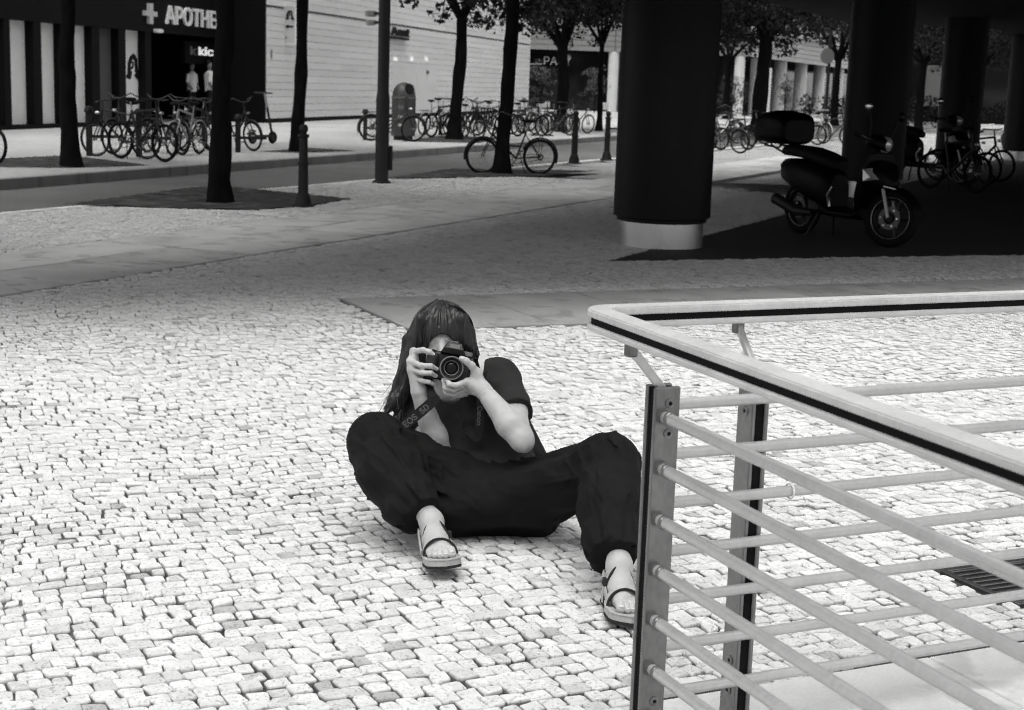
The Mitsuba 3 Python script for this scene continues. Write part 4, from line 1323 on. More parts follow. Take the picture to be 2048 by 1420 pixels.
part(k, 'mudguard', tube([kr + kdir * 0.1 + [0, 0, 0.26], kr - kdir * 0.05 + [0, 0, 0.29], kr - kdir * 0.17 + [0, 0, 0.2]], 0.02, 8), 'm_bike_black')

# ------------------------------------------------------------------ motor scooters
mat('m_scoot', 0.003, 0.4, spec=0.12)
mat('m_seat', 0.010, 0.6, spec=0.15)
mat('m_lens', 0.6, 0.12, metal=0.5, spec=0.6)


def hull(pts):
    return trimesh.convex.convex_hull(np.asarray(pts, float))


def loft(sections, n=20, power=2.6):
    """A closed skin over superellipse sections (x, z centre, half width y, half height z)."""
    ang = np.arange(n) * 2 * np.pi / n
    c, s = np.cos(ang), np.sin(ang)
    ex = np.sign(c) * np.abs(c) ** (2 / power)
    ez = np.sign(s) * np.abs(s) ** (2 / power)
    V = np.vstack([np.column_stack([np.full(n, x_) + sh * ez * hz, ex * hy, zc + ez * hz]) for x_, zc, hy, hz, sh in sections])
    m = len(sections)
    f = []
    for a in range(m - 1):
        for b in range(n):
            d = (b + 1) % n
            f += [[a * n + b, a * n + d, (a + 1) * n + d], [a * n + b, (a + 1) * n + d, (a + 1) * n + b]]
    V = np.vstack([V, V[:n].mean(0), V[-n:].mean(0)])
    for b in range(n):
        d = (b + 1) % n
        f += [[m * n, d, b], [m * n + 1, (m - 1) * n + b, (m - 1) * n + d]]
    ms = trimesh.Trimesh(V, f, process=False)
    ms.fix_normals()
    return ms


def make_scooter(key, steer=0.5, topbox=True):
    """x forward, rear contact at the origin, wheelbase 1.35, wheel radius 0.28."""
    wr, wb = 0.275, 1.35
    head = np.array([1.14, 0, 0.86])
    ax_ = np.array([wb, 0, wr])
    sdir = (head - ax_) / np.linalg.norm(head - ax_)
    S = trimesh.transformations.rotation_matrix(steer, sdir, head)

    def wheel(c, M=None):
        w = numbered(key + '__wheel')
        def q_(m):
            return xf(m, M) if M is not None else m
        rim = [torus(0.185, 0.012, c, (0, 1, 0), 40, 8)] + [tube([c + [0.03 * math.cos(a), 0, 0.03 * math.sin(a)], c + [0.18 * math.cos(a), 0.0, 0.18 * math.sin(a)]], [0.022, 0.013], 6) for a in np.arange(5) * 2 * math.pi / 5]
        scene[w] = mikit.ply(q_(cat(rim)), 'm_iron', smooth=50)
        part(w, 'rim_line', q_(cat([torus(0.196, 0.0035, c + [0, s * 0.034, 0], (0, 1, 0), 48, 5) for s in (-1, 1)])), 'm_bike_silver', smooth=True)
        part(w, 'tyre', q_(torus(0.228, 0.049, c, (0, 1, 0), 44, 12)), 'm_tyre', smooth=True)
        part(w, 'hub', q_(cyl(c - [0, 0.06, 0], c + [0, 0.06, 0], 0.035, 16)), 'm_iron', smooth=40)
        part(w, 'brake_disc', q_(lathe([(0.06, 0), (0.11, 0), (0.11, 0.006), (0.06, 0.006)], c + [0, -0.055, 0], 24, axis=(0, 1, 0))), 'm_grey')
        part(w, 'bolt', q_(cat([lathe([(0.010, 0), (0.010, 0.012), (0.001, 0.012)], c + [0.085 * math.cos(a), s * 0.06, 0.085 * math.sin(a)], 8, axis=(0, s, 0)) for a in np.arange(6) * math.pi / 3 for s in (-1, 1)])), 'm_chrome')
    wheel(np.array([0, 0, wr]))
    wheel(ax_, S)
    fk = [tube([ax_ + [0, s * 0.085, 0], ax_ + sdir * 0.30 + [0, s * 0.085, 0]], 0.019, 12) for s in (-1, 1)]
    part(key, 'fork', xf(cat(fk), S), 'm_bike_silver', smooth=50)
    part(key, 'fork_sleeve', xf(cat([tube([ax_ + sdir * 0.29 + [0, s * 0.085, 0], ax_ + sdir * 0.52 + [0, s * 0.075, 0]], 0.028, 12) for s in (-1, 1)]), S), 'm_iron', smooth=50)
    aa = np.linspace(math.radians(10), math.radians(165), 18)
    fv = []
    R_ = wr + 0.03
    for a in aa:
        for t_ in np.linspace(-1, 1, 7):
            fv.append(ax_ + [(R_ - 0.05 * t_ * t_) * math.cos(a), 0.075 * t_, (R_ - 0.05 * t_ * t_) * math.sin(a)])
    ii, jj = np.meshgrid(np.arange(17), np.arange(6), indexing='ij')
    qq = np.stack([ii * 7 + jj, ii * 7 + jj + 1, (ii + 1) * 7 + jj + 1, (ii + 1) * 7 + jj], -1).reshape(-1, 4)
    ff = np.vstack([qq[:, [0, 1, 2]], qq[:, [0, 2, 3]]])
    part(key, 'front_mudguard', xf(trimesh.Trimesh(np.array(fv), ff, process=False), S), 'm_scoot', smooth=True)
    # bodywork
    part(key, 'rear_body', loft([(-0.30, 0.66, 0.05, 0.05, 0), (-0.24, 0.64, 0.13, 0.12, 0), (0.0, 0.60, 0.19, 0.17, 0), (0.25, 0.55, 0.20, 0.21, 0), (0.46, 0.50, 0.17, 0.22, 0), (0.56, 0.46, 0.12, 0.18, 0)]), 'm_scoot', smooth=40)
    part(key, 'footboard', loft([(0.42, 0.30, 0.14, 0.07, 0), (0.6, 0.27, 0.19, 0.045, 0), (0.95, 0.27, 0.19, 0.045, 0), (1.04, 0.32, 0.14, 0.08, 0)]), 'm_scoot', smooth=40)
    part(key, 'leg_shield', loft([(1.00, 0.34, 0.17, 0.10, 0), (1.05, 0.48, 0.23, 0.12, 0), (1.10, 0.64, 0.24, 0.14, 0), (1.14, 0.80, 0.17, 0.11, 0), (1.13, 0.90, 0.09, 0.05, 0)]), 'm_scoot', smooth=40)
    part(key, 'front_cowl', loft([(1.10, 0.66, 0.20, 0.16, 0), (1.22, 0.66, 0.17, 0.15, 0), (1.31, 0.63, 0.11, 0.10, 0), (1.36, 0.60, 0.04, 0.04, 0)]), 'm_scoot', smooth=40)
    part(key, 'seat', loft([(-0.28, 0.83, 0.10, 0.045, 0), (-0.20, 0.845, 0.15, 0.06, 0), (0.12, 0.83, 0.16, 0.065, 0), (0.34, 0.79, 0.15, 0.07, 0), (0.52, 0.75, 0.12, 0.065, 0), (0.60, 0.73, 0.06, 0.045, 0)]), 'm_seat', smooth=50)
    part(key, 'engine', cat([box(0.50, 0.12, 0.18, at=(0.16, 0.13, 0.31), bevel=0.04), box(0.2, 0.26, 0.2, at=(0.30, 0, 0.34), bevel=0.04), lathe([(0.001, 0), (0.11, 0), (0.12, 0.03), (0.08, 0.06), (0.001, 0.06)], [0.0, 0.12, wr], 20, axis=(0, 1, 0))]), 'm_iron')
    part(key, 'exhaust', tube([[0.30, -0.12, 0.24], [0.1, -0.15, 0.24], [-0.26, -0.16, 0.34]], [0.03, 0.055, 0.06], 14), 'm_iron', smooth=50)
    part(key, 'centre_stand', cat([tube([[0.38, s * 0.10, 0.24], [0.30, s * 0.18, 0.005]], 0.013, 8) for s in (-1, 1)] + [tube([[0.38, -0.1, 0.24], [0.38, 0.1, 0.24]], 0.012, 8)]), 'm_iron')
    part(key, 'tail_light', loft([(-0.335, 0.68, 0.06, 0.025, 0), (-0.30, 0.68, 0.09, 0.04, 0)]), 'm_lens', smooth=40)
    for s in (-1, 1):
        part(key, 'indicator', hull([[1.26, s * 0.10, 0.74], [1.12, s * 0.20, 0.73], [1.14, s * 0.21, 0.62], [1.28, s * 0.13, 0.64], [1.20, s * 0.17, 0.745], [1.22, s * 0.19, 0.66]]), 'm_lens')
        part(key, 'side_trim', tube([[0.62, s * 0.165, 0.33], [0.60, s * 0.18, 0.44], [0.66, s * 0.17, 0.53]], 0.016, 8), 'm_chrome', smooth=50)
    part(key, 'cowl_trim', tube([[1.31, -0.10, 0.58], [1.37, 0, 0.555], [1.31, 0.10, 0.58]], 0.013, 8), 'm_chrome', smooth=50)
    # steering head
    hb = np.array([1.09, 0, 0.99])
    cov = loft([(0.98, 0.98, 0.05, 0.04, 0), (1.03, 0.99, 0.13, 0.065, 0), (1.12, 0.98, 0.14, 0.075, 0), (1.20, 0.96, 0.08, 0.06, 0)])
    part(key, 'handlebar_cover', xf(cov, S), 'm_scoot', smooth=40)
    part(key, 'headlight', xf(lathe([(0.001, 0.05), (0.05, 0.045), (0.075, 0.02), (0.08, -0.02)], [1.17, 0, 0.965], 24, axis=(1, 0, -0.1)), S), 'm_lens', smooth=40)
    part(key, 'handlebar', xf(tube([hb + [-0.10, -0.34, 0.03], hb + [0.0, -0.14, 0.0], hb + [0, 0.14, 0], hb + [-0.10, 0.34, 0.03]], 0.014, 8), S), 'm_iron', smooth=50)
    for s in (-1, 1):
        part(key, 'grip', xf(tube([hb + [-0.10, s * 0.34, 0.03], hb + [-0.05, s * 0.23, 0.015]], 0.02, 10), S), 'm_tyre', smooth=50)
        part(key, 'brake_lever', xf(tube([hb + [0.03, s * 0.17, 0.0], hb + [0.02, s * 0.25, 0.0], hb + [-0.03, s * 0.33, 0.02]], 0.008, 6), S), 'm_chrome', smooth=50)
    for s in (-1, 1):
        mr = numbered(key + '__mirror')
        c_ = hb + [0.02, s * 0.36, 0.29]
        sh = trimesh.creation.icosphere(2)
        sh.vertices = np.array(sh.vertices) * [0.025, 0.065, 0.05] + c_
        scene[mr] = mikit.ply(xf(sh, S), 'm_scoot' if s > 0 else 'm_chrome', smooth=True)
        part(mr, 'stalk', xf(tube([hb + [0.0, s * 0.20, 0.0], hb + [0.02, s * 0.26, 0.16], c_], 0.007, 6), S), 'm_iron', smooth=50)
    if topbox:
        part(key, 'top_box', loft([(-0.64, 1.05, 0.12, 0.09, 0), (-0.60, 1.06, 0.22, 0.15, 0), (-0.40, 1.07, 0.25, 0.175, 0), (-0.20, 1.06, 0.24, 0.16, 0), (-0.13, 1.04, 0.19, 0.11, 0)], 28, 3.6), 'm_scoot', smooth=40)
        part(key, 'box_seam', cat([tube([[-0.62, s * 0.19, 1.05], [-0.45, s * 0.252, 1.055], [-0.18, s * 0.238, 1.05]], 0.007, 6) for s in (-1, 1)]), 'm_iron')
        part(key, 'carrier', cat([tube([[-0.20, s * 0.10, 0.80], [-0.40, s * 0.12, 0.87], [-0.58, s * 0.10, 0.88]], 0.012, 8) for s in (-1, 1)]), 'm_iron')


SC_F, SC_R = G(1774, 494), G(1602, 466)
sc_key = thing('motor_scooter', 'black motor scooter with a big rear box parked between the columns', 'motor scooter', 'parked motor scooters')
make_scooter(sc_key, steer=0.42)
d_ = SC_F - SC_R
M = placed(SC_R, SC_F, 0.0, base=1.35, scale=1.0)
for q_ in [q_ for q_ in scene if q_.startswith(sc_key + '__')]:
    scene[q_]['to_world'] = T(M)
# two more farther back
s2 = thing('motor_scooter', 'dark motor scooter farther back, its front wheel beside the second far column', 'motor scooter', 'parked motor scooters')
a_ = np.array([7.35, 25.4, 0.0])
make_scooter(s2, steer=-0.2, topbox=False)
M = placed(a_ + np.array([-0.95, 0.9, 0]), a_ + np.array([0.1, -0.1, 0]), 0.0, base=1.35, scale=1.1)
for q_ in [q_ for q_ in scene if q_.startswith(s2 + '__')]:
    scene[q_]['to_world'] = T(M)
s3 = thing('motor_scooter', 'dark motor scooter cut by the right picture edge, far back', 'motor scooter', 'parked motor scooters')
M = placed(np.array([15.1, 43.6, 0.0]), np.array([14.0, 42.9, 0.0]), 0.0, base=1.35, scale=1.1)
copy_parts(s2, s3, M)


# ------------------------------------------------------------------ two people inside the shop entrance
ICO = trimesh.creation.icosphere(3)


def small_person(p, h, lab, turn):
    k = thing('person', lab, 'person')
    p = np.asarray(p, float)
    rt = fd * math.cos(turn) + fn * math.sin(turn)
    s = h / 1.72

    def sp(m_):
        return m_
    body = [tube([p + rt * q_ * 0.09 + UP * 0.05, p + rt * q_ * 0.09 + UP * 0.48 * s, p + rt * q_ * 0.08 + UP * 0.9 * s], [0.05, 0.06, 0.085], 10) for q_ in (-1, 1)]
    part(k, 'trousers', cat(body), 'm_black', smooth=60)
    part(k, 'shirt', cat([tube([p + UP * 0.86 * s, p + UP * 1.1 * s, p + UP * 1.34 * s, p + UP * 1.44 * s], [0.14, 0.145, 0.165, 0.07], 14)] +
                         [tube([p + rt * q_ * 0.155 + UP * 1.36 * s, p + rt * q_ * 0.20 + UP * 1.12 * s], [0.058, 0.048], 10) for q_ in (-1, 1)]), 'm_white', smooth=60)
    part(k, 'body', cat([tube([p + UP * 1.42 * s, p + UP * 1.52 * s], 0.055, 10), trimesh.Trimesh(np.array(ICO.vertices) * [0.075, 0.09, 0.115] + p + UP * 1.60 * s, ICO.faces, process=False)] +
                        [tube([p + rt * q_ * 0.20 + UP * 1.12 * s, p + rt * q_ * 0.12 + fn * 0.12 + UP * 0.92 * s], [0.042, 0.03], 8) for q_ in (-1, 1)] +
                        [box(0.09, 0.24, 0.07, at=p + rt * q_ * 0.09 + fn * 0.05 + UP * 0.035, bevel=0.02) for q_ in (-1, 1)]), 'm_skin_far', smooth=60)
    part(k, 'hair', trimesh.Trimesh(np.array(ICO.vertices) * [0.086, 0.098, 0.10] + p - fn * 0.025 + UP * 1.645 * s, ICO.faces, process=False), 'm_black', smooth=60)


mat('m_skin_far', 0.22, 0.6)
ua, va = uv2(384, 200, -0.6)
small_person(to2(ua, 0.0, -0.6), 1.74, 'small figure in a white shirt in the shop entrance, left one', 0.3)
ua, va = uv2(419, 200, -0.15)
small_person(to2(ua, 0.0, -0.15), 1.78, 'small figure in a white shirt in the shop entrance, close to the trunk', -0.4)
# ------------------------------------------------------------------ railing
rail = thing('railing', 'steel railing with round bars and a flat two-layer handrail turning a corner', 'railing')
pa = P(1333, 836, 3.0)                # where bar 1 of the near run leaves the corner post
zA = [P(1330 - 3.2 * i_, 836 + 101.6 * i_ - (0 if i_ == 0 else 0), 3.0 + 0.016 * i_)[2] for i_ in range(7)]
dz = (zA[0] - zA[6]) / 6
bar_z = [zA[0] - dz * i_ for i_ in range(8)]
A0 = np.array([pa[0], pa[1], 0])
pb = P(1366, 809, 3.143)
B0 = np.array([pb[0], pb[1], 0])
print('rail', A0, B0, bar_z)
ga3 = ga + [0, 0, -0.0165]          # the near run falls a little, as the ramp does
br_ = 0.0122
for i_, z_ in enumerate(bar_z[:7]):
    part(rail, 'bar', tube([A0 + [0, 0, z_] - ga3 * 0.01, A0 + [0, 0, z_] + ga3 * 2.9], br_, 14), 'm_bar', smooth=50)
for i_, z_ in enumerate(bar_z[:7]):
    part(rail, 'bar', tube([B0 + [0, 0, z_] - gb * 0.03, B0 + [0, 0, z_] + gb * 4.5], br_, 14), 'm_bar', smooth=50)


def post(c, along, across, z_top, label=None):
    """Two flat steel plates with a dark gap between them; across = the wide way."""
    k_ = numbered(rail + '__post')
    w_, t1, gp_ = 0.058, 0.011, 0.022
    pl_ = [frame_box(c + along * s * (gp_ / 2 + t1 / 2) + [0, 0, 0.0], c + along * s * (gp_ / 2 + t1 / 2) + [0, 0, z_top], w_, t1, up=along, bevel=0.0025) for s in (-1, 1)]
    scene[k_] = mikit.ply(pl_[0], 'm_post')
    part(k_, 'plate', pl_[1], 'm_post')
    part(k_, 'gap', frame_box(c + [0, 0, 0.02], c + [0, 0, z_top - 0.004], w_ - 0.012, gp_ - 0.001, up=along), 'm_gap')
    for z_ in bar_z[:7]:
        part(k_, 'ferrule', lathe([(br_ + 0.0035, 0.0), (br_ + 0.0035, 0.004), (br_ + 0.0005, 0.007)], (A0 if along is ga else B0 + gb * float((c - B0) @ gb)) + [0, 0, z_] + (ga3 if along is ga else ga) * (0.012 if along is ga else -0.030), 18, axis=ga), 'm_post', smooth=40)
    for zz_ in (z_top - 0.033, z_top - 0.095, 0.17, 0.10):
        q0 = c + along * (gp_ / 2 + t1) * 1.0 + across * 0.004 + [0, 0, zz_]
        sw = numbered(k_ + '__screw')
        scene[sw] = mikit.ply(cat([lathe([(0.0105, 0), (0.0105, 0.002), (0.006, 0.0035), (0.0045, 0.0035), (0.0045, 0.001), (0.001, 0.001)], q0, 20, axis=along)]), 'm_post', smooth=40)
        scene[numbered(k_ + '__socket')] = mikit.ply(lathe([(0.0042, 0.0012), (0.001, 0.0012)], q0, 12, axis=along), 'm_gap')
    return k_


zt = P(1338, 770, 3.018)[2]
PA = A0 - ga * 0.026 + gb * 0.004
post(PA, ga, gb, zt)
ctr = P(1512, 1000, 3.27)
PB = np.array([ctr[0], ctr[1], 0])
tB = np.dot(PB - B0, gb)
PB = B0 + gb * tB - ga * 0.036
post(PB, -gb * 1.0, ga, zt)
# handrail: two flats with a dark gap, offset outwards
HO = 0.078
HA = A0 - gb * HO
HB = B0 - ga * HO
sol = np.linalg.solve(np.array([ga[:2], -gb[:2]]).T, (HB - HA)[:2])
HC = HA + ga * sol[0]
hz = P(1240, 682, 2.956)[2]
print('handrail corner', HC, 'z', hz)


k_tie = thing('cable_tie', 'pale plastic tie looped round a far railing bar right of the second post', 'cable tie')
tq = B0 + gb * (float((PB - B0) @ gb) + 0.085) + [0, 0, bar_z[2]]
part(k_tie, 'loop', torus(0.0165, 0.0022, tq, gb, 24, 6), 'm_white', smooth=True)
part(k_tie, 'tail', tube([tq + [0, 0, 0.016], tq + [0.006, -0.004, 0.026], tq + [0.014, -0.006, 0.030]], 0.0016, 5), 'm_white')


def l_shape(w):
    rr_ = 0.045
    arc_ = [HC + (ga + gb) * rr_ - (gb * math.cos(t_) + ga * math.sin(t_)) * rr_ for t_ in np.linspace(0, math.pi / 2, 9)]
    a_ = np.array([HC + ga * 3.1] + arc_ + [HC + gb * 5.0])[:, :2]
    return sg.LineString(a_).buffer(w / 2, cap_style='flat', join_style='round', quad_segs=6)


HW = 0.051
for z0_, z1_, w_, nm, mt in ((hz, hz + 0.013, HW, 'lower_flat', 'm_handrail'), (hz + 0.013, hz + 0.028, HW - 0.016, 'dark_gap', 'm_gap'), (hz + 0.028, hz + 0.044, HW, 'handrail', 'm_handrail')):
    pg = l_shape(w_)

    def fall(m_):
        v_ = np.array(m_.vertices)
        v_[:, 2] -= 0.0165 * np.maximum((v_ - HC) @ ga - 0.05, 0)
        m_.vertices = v_
        return m_
    if nm == 'dark_gap':
        part(rail, nm, fall(prism(pg, z0_, z1_)), mt)
    else:
        b_ = 0.003
        inner = l_shape(w_ - 2 * b_)
        part(rail, nm, fall(cat([prism(pg, z0_ + b_, z1_ - b_), prism(inner, z0_, z0_ + b_), prism(inner, z1_ - b_, z1_)])), mt)
for c_, outw, al in ((PA, -gb, ga), (PB, -ga, gb)):
    k_ = numbered(rail + '__bracket')
    base_ = np.array([c_[0], c_[1], zt - 0.01])
    tp = np.array([c_[0], c_[1], hz - 0.016]) + outw * (HO + 0.0)
    tp = tp - al * 0.0
    scene[k_] = mikit.ply(frame_box(base_, tp, 0.013, 0.018, up=np.cross(al, outw) if False else [0, 0, 1], bevel=0.003), 'm_steel')
    part(k_, 'stub', frame_box(tp - [0, 0, 0.016], tp + [0, 0, 0.017], 0.022, 0.022, up=outw, bevel=0.003), 'm_post')
# ------------------------------------------------------------------ implicit surfaces for the seated woman


def rcone(a, b, r1, r2):
    a, b = np.asarray(a, np.float32), np.asarray(b, np.float32)
    ba = b - a
    l2 = float(ba @ ba)
    rr = r1 - r2
    a2 = l2 - rr * rr
    il2 = 1.0 / l2

    def fn(p):
        pa = p - a
        y = pa @ ba
        z = y - l2
        q = pa * l2 - y[:, None] * ba
        x2 = (q * q).sum(1)
        y2 = y * y * l2
        z2 = z * z * l2
        k = np.sign(rr) * rr * rr * x2
        out = (np.sqrt(np.maximum(x2 * a2 * il2, 0)) + y * rr) * il2 - r1
        c1 = np.sign(z) * a2 * z2 > k
        c2 = np.sign(y) * a2 * y2 < k
        out = np.where(c2, np.sqrt(x2 + y2) * il2 - r1, out)
        return np.where(c1, np.sqrt(x2 + z2) * il2 - r2, out)
    return fn


def ellip(c, R, rad):
    """An ellipsoid with axes the rows of R."""
    c, R, rad = np.asarray(c, np.float32), np.asarray(R, np.float32), np.asarray(rad, np.float32)

    def fn(p):
        q = (p - c) @ R.T
        k0 = np.sqrt(((q / rad) ** 2).sum(1))
        k1 = np.sqrt(((q / rad ** 2) ** 2).sum(1)) + 1e-9
        return k0 * (k0 - 1) / k1
    return fn


def smin(a, b, k):
    hh = np.clip(0.5 + 0.5 * (b - a) / k, 0, 1)
    return b + (a - b) * hh - k * hh * (1 - hh)


def skin_mesh(prims, h, pad=0.03, post=None, margin=0.012):
    """Meshes the smooth union of prims [(fn, k, bounds points)], sampled at h, by surface nets. post(p, d) may carve or displace."""
    pts = np.vstack([b for _, _, b in prims])
    lo = pts.min(0) - pad
    B = 8
    nb = np.ceil((pts.max(0) + pad - lo) / (h * B)).astype(int)
    n = nb * B
    ii = np.stack(np.meshgrid(*[np.arange(m) for m in nb], indexing='ij'), -1).reshape(-1, 3)
    cen = (lo + (ii * B + (B - 1) / 2) * h).astype(np.float32)
    diag = B * h * 0.5 * 1.74
    pd_ = []
    tot = None
    for fn, k, _ in prims:
        d = fn(cen)
        pd_.append(d)
        tot = d if tot is None else smin(tot, d, k)
    act = np.nonzero(np.abs(tot) < diag + margin + 0.02)[0]
    D = np.ones((nb[0], nb[1], nb[2], B, B, B), np.float32).reshape(len(ii), B * B * B)
    D[tot < 0] = -1
    off = (np.stack(np.meshgrid(*[np.arange(B)] * 3, indexing='ij'), -1).reshape(-1, 3) * h - (B - 1) / 2 * h).astype(np.float32)
    P_ = (cen[act][:, None] + off[None]).reshape(-1, 3)
    dv = np.full(len(P_), 9.0, np.float32)
    for (fn, k, _), d in zip(prims, pd_):
        m = d[act] < np.maximum(tot[act], 0) + 2 * diag + k + 0.01
        sel = np.repeat(m, B ** 3)
        dv[sel] = smin(dv[sel], fn(P_[sel]), k)
    if post is not None:
        dv = post(P_, dv)
    D[act] = dv.reshape(len(act), -1)
    D = D.reshape(nb[0], nb[1], nb[2], B, B, B).transpose(0, 3, 1, 4, 2, 5).reshape(n)
    return surface_nets(np.ascontiguousarray(D), lo, h)


def surface_nets(D, lo, h):
    s = D < 0
    c = np.zeros(tuple(np.array(D.shape) - 1), np.uint8)
    sl = (slice(None, -1), slice(1, None))
    for a in (0, 1):
        for b in (0, 1):
            for d in (0, 1):
                c += s[sl[a], sl[b], sl[d]]
    cells = np.argwhere((c > 0) & (c < 8))
    idx = np.full(c.shape, -1, np.int32)
    idx[tuple(cells.T)] = np.arange(len(cells))
    acc = np.zeros((len(cells), 3))
    cnt = np.zeros(len(cells))
    corner_ = {}
    for o in np.ndindex(2, 2, 2):
        corner_[o] = D[cells[:, 0] + o[0], cells[:, 1] + o[1], cells[:, 2] + o[2]]
    for o in np.ndindex(2, 2, 2):
        for ax in range(3):
            if o[ax] == 0:
                o2 = tuple(1 if q == ax else o[q] for q in range(3))
                d0, d1 = corner_[o], corner_[o2]
                m = (d0 < 0) != (d1 < 0)
                t = np.where(m, d0 / np.where(m, d0 - d1, 1), 0)
                p = np.array(o, float)[None].repeat(len(cells), 0)
                p[:, ax] += t
                acc += p * m[:, None]
                cnt += m
    V = lo + (cells + acc / cnt[:, None]) * h
    F_ = []
    for ax in range(3):
        a1, a2 = (ax + 1) % 3, (ax + 2) % 3
        s0 = np.take(s, np.arange(D.shape[ax] - 1), ax)
        s1 = np.take(s, np.arange(1, D.shape[ax]), ax)
        e = np.argwhere(s0 != s1)
        e = e[(e[:, a1] > 0) & (e[:, a2] > 0) & (e[:, a1] < c.shape[a1]) & (e[:, a2] < c.shape[a2])]
        ins = s[tuple(e.T)]

        def at(d1, d2):
            q = e.copy()
            q[:, a1] -= d1
            q[:, a2] -= d2
            return idx[tuple(q.T)]
        quad = np.stack([at(1, 1), at(0, 1), at(0, 0), at(1, 0)], 1)
        quad[~ins] = quad[~ins][:, ::-1]
        F_.append(quad)
    q = np.vstack(F_)
    q = q[(q >= 0).all(1)]
    m = trimesh.Trimesh(V, np.vstack([q[:, [0, 1, 2]], q[:, [0, 2, 3]]]), process=False)
    return m


def pr_(fn, k, *pts):
    return (fn, k, np.array([np.asarray(q, float) for q in pts]))


def cone(a, b, r1, r2, k=0.02):
    return pr_(rcone(a, b, r1, r2), k, np.asarray(a) - r1, np.asarray(a) + r1, np.asarray(b) - r2, np.asarray(b) + r2)


def chain(pts, rads, k=0.02):
    return [cone(pts[i_], pts[i_ + 1], rads[i_], rads[i_ + 1], k) for i_ in range(len(pts) - 1)]


def ell(c, R, rad, k=0.02):
    c = np.asarray(c)
    m_ = max(rad)
    return pr_(ellip(c, R, rad), k, c - m_, c + m_)


def unit(v):
    v = np.asarray(v, float)
    return v / np.linalg.norm(v)


def smooth01(x):
    x = np.clip(x, 0, 1)
    return x * x * (3 - 2 * x)


# joints, placed in space from where they show in the photograph and how deep they lie
UPV = np.array([0, 0, 1.0])
pel = P(1003, 992, 4.86)
hipR, hipL = P(948, 992, 4.84), P(1060, 990, 4.84)
kneeR, kneeL = P(752, 882, 4.74), P(1222, 928, 4.50)
belly = P(968, 925, 4.95)
chest = P(925, 850, 5.02)
neck0 = P(903, 785, 5.02)
shL, shR = P(1000, 757, 4.90), P(826, 808, 5.04)
elL, elR = P(1043, 878, 4.68), P(882, 915, 4.86)
wrL, wrR = P(966, 780, 4.73), P(838, 782, 4.79)
headc = P(884, 686, 4.945)
hf = unit(O - headc)                                  # the face looks at the viewer, a little down
hf = unit(hf - UPV * 0.10)
hr = unit(np.cross(UPV, hf))                          # to her left in the picture's right
hu = np.cross(hf, hr)
HR = np.array([hr, hf, hu])

# feet: frames (heel on the ground, direction of the toes, pitch)


def foot_frame(hx, hy, tx, ty, pitch, roll=0.0):
    a, b = G(hx, hy), G(tx, ty)
    t = unit(b - a)
    t = unit(t * math.cos(pitch) + UPV * math.sin(pitch))
    s = unit(np.cross(UPV, t))                        # to the foot's left
    u = np.cross(t, s)
    s, u = s * math.cos(roll) + u * math.sin(roll), u * math.cos(roll) - s * math.sin(roll)
    return a + [0, 0, 0.004], t, s, u


FR = foot_frame(862, 1115, 893, 1176, math.radians(9), 0.05)
FL = foot_frame(1220, 1203, 1280, 1288, math.radians(3), -0.10)
SOLE = 0.024


def fpt(Fm, x, y, z):
    o, t, s, u = Fm
    return o + t * x + s * y + u * z


def foot_prims(Fm, inner):
    """inner = +1 when the big toe is on the foot's left (a right foot)."""
    z0 = SOLE
    q = []
    q += chain([fpt(Fm, 0.035, 0, z0 + 0.030), fpt(Fm, 0.085, 0, z0 + 0.038), fpt(Fm, 0.15, 0.004 * inner, z0 + 0.022)], [0.030, 0.031, 0.021], 0.02)
    q += chain([fpt(Fm, 0.10, 0.012 * inner, z0 + 0.036), fpt(Fm, 0.165, 0.022 * inner, z0 + 0.019)], [0.024, 0.017], 0.02)
    q += chain([fpt(Fm, 0.10, -0.014 * inner, z0 + 0.024), fpt(Fm, 0.158, -0.026 * inner, z0 + 0.015)], [0.022, 0.014], 0.02)
    ty = [0.029, 0.010, -0.005, -0.019, -0.031]
    tl = [0.226, 0.222, 0.214, 0.204, 0.192]
    tr = [0.0125, 0.0092, 0.0086, 0.0082, 0.0080]
    for y_, x_, r_ in zip(ty, tl, tr):
        q += chain([fpt(Fm, 0.158, y_ * 0.9 * inner, z0 + 0.016), fpt(Fm, x_ - 0.028, y_ * inner, z0 + r_ + 0.010), fpt(Fm, x_ - r_, y_ * 1.02 * inner, z0 + r_ + 0.001)], [0.012, r_ * 0.95, r_], 0.004)
    return q


anR = fpt(FR, 0.045, 0, SOLE + 0.088)
anL = fpt(FL, 0.045, 0, SOLE + 0.088)

sk = []
sk += [cone(pel - hr * 0.05, pel + hr * 0.05, 0.09, 0.09, 0.04), cone(pel, belly, 0.085, 0.08, 0.04), cone(belly, chest, 0.07, 0.07, 0.05), cone(chest, neck0, 0.06, 0.045, 0.04)]
sk += [cone(shR, shL, 0.045, 0.045, 0.03), cone(neck0, headc - hu * 0.05 - hf * 0.02, 0.050, 0.046, 0.03)]
for a_, b_, c_ in ((hipR, kneeR, anR), (hipL, kneeL, anL)):
    sk += chain([a_, b_], [0.070, 0.048], 0.03)
    cm = b_ * 0.65 + c_ * 0.35
    sk += chain([b_, cm, c_], [0.046, 0.047, 0.031], 0.03)
for a_, Fm in ((anR, FR), (anL, FL)):
    sk += [cone(a_, fpt(Fm, 0.045, 0, SOLE + 0.03), 0.031, 0.030, 0.02), cone(a_, fpt(Fm, 0.10, 0, SOLE + 0.04), 0.027, 0.026, 0.025)]
sk += foot_prims(FR, 1) + foot_prims(FL, -1)
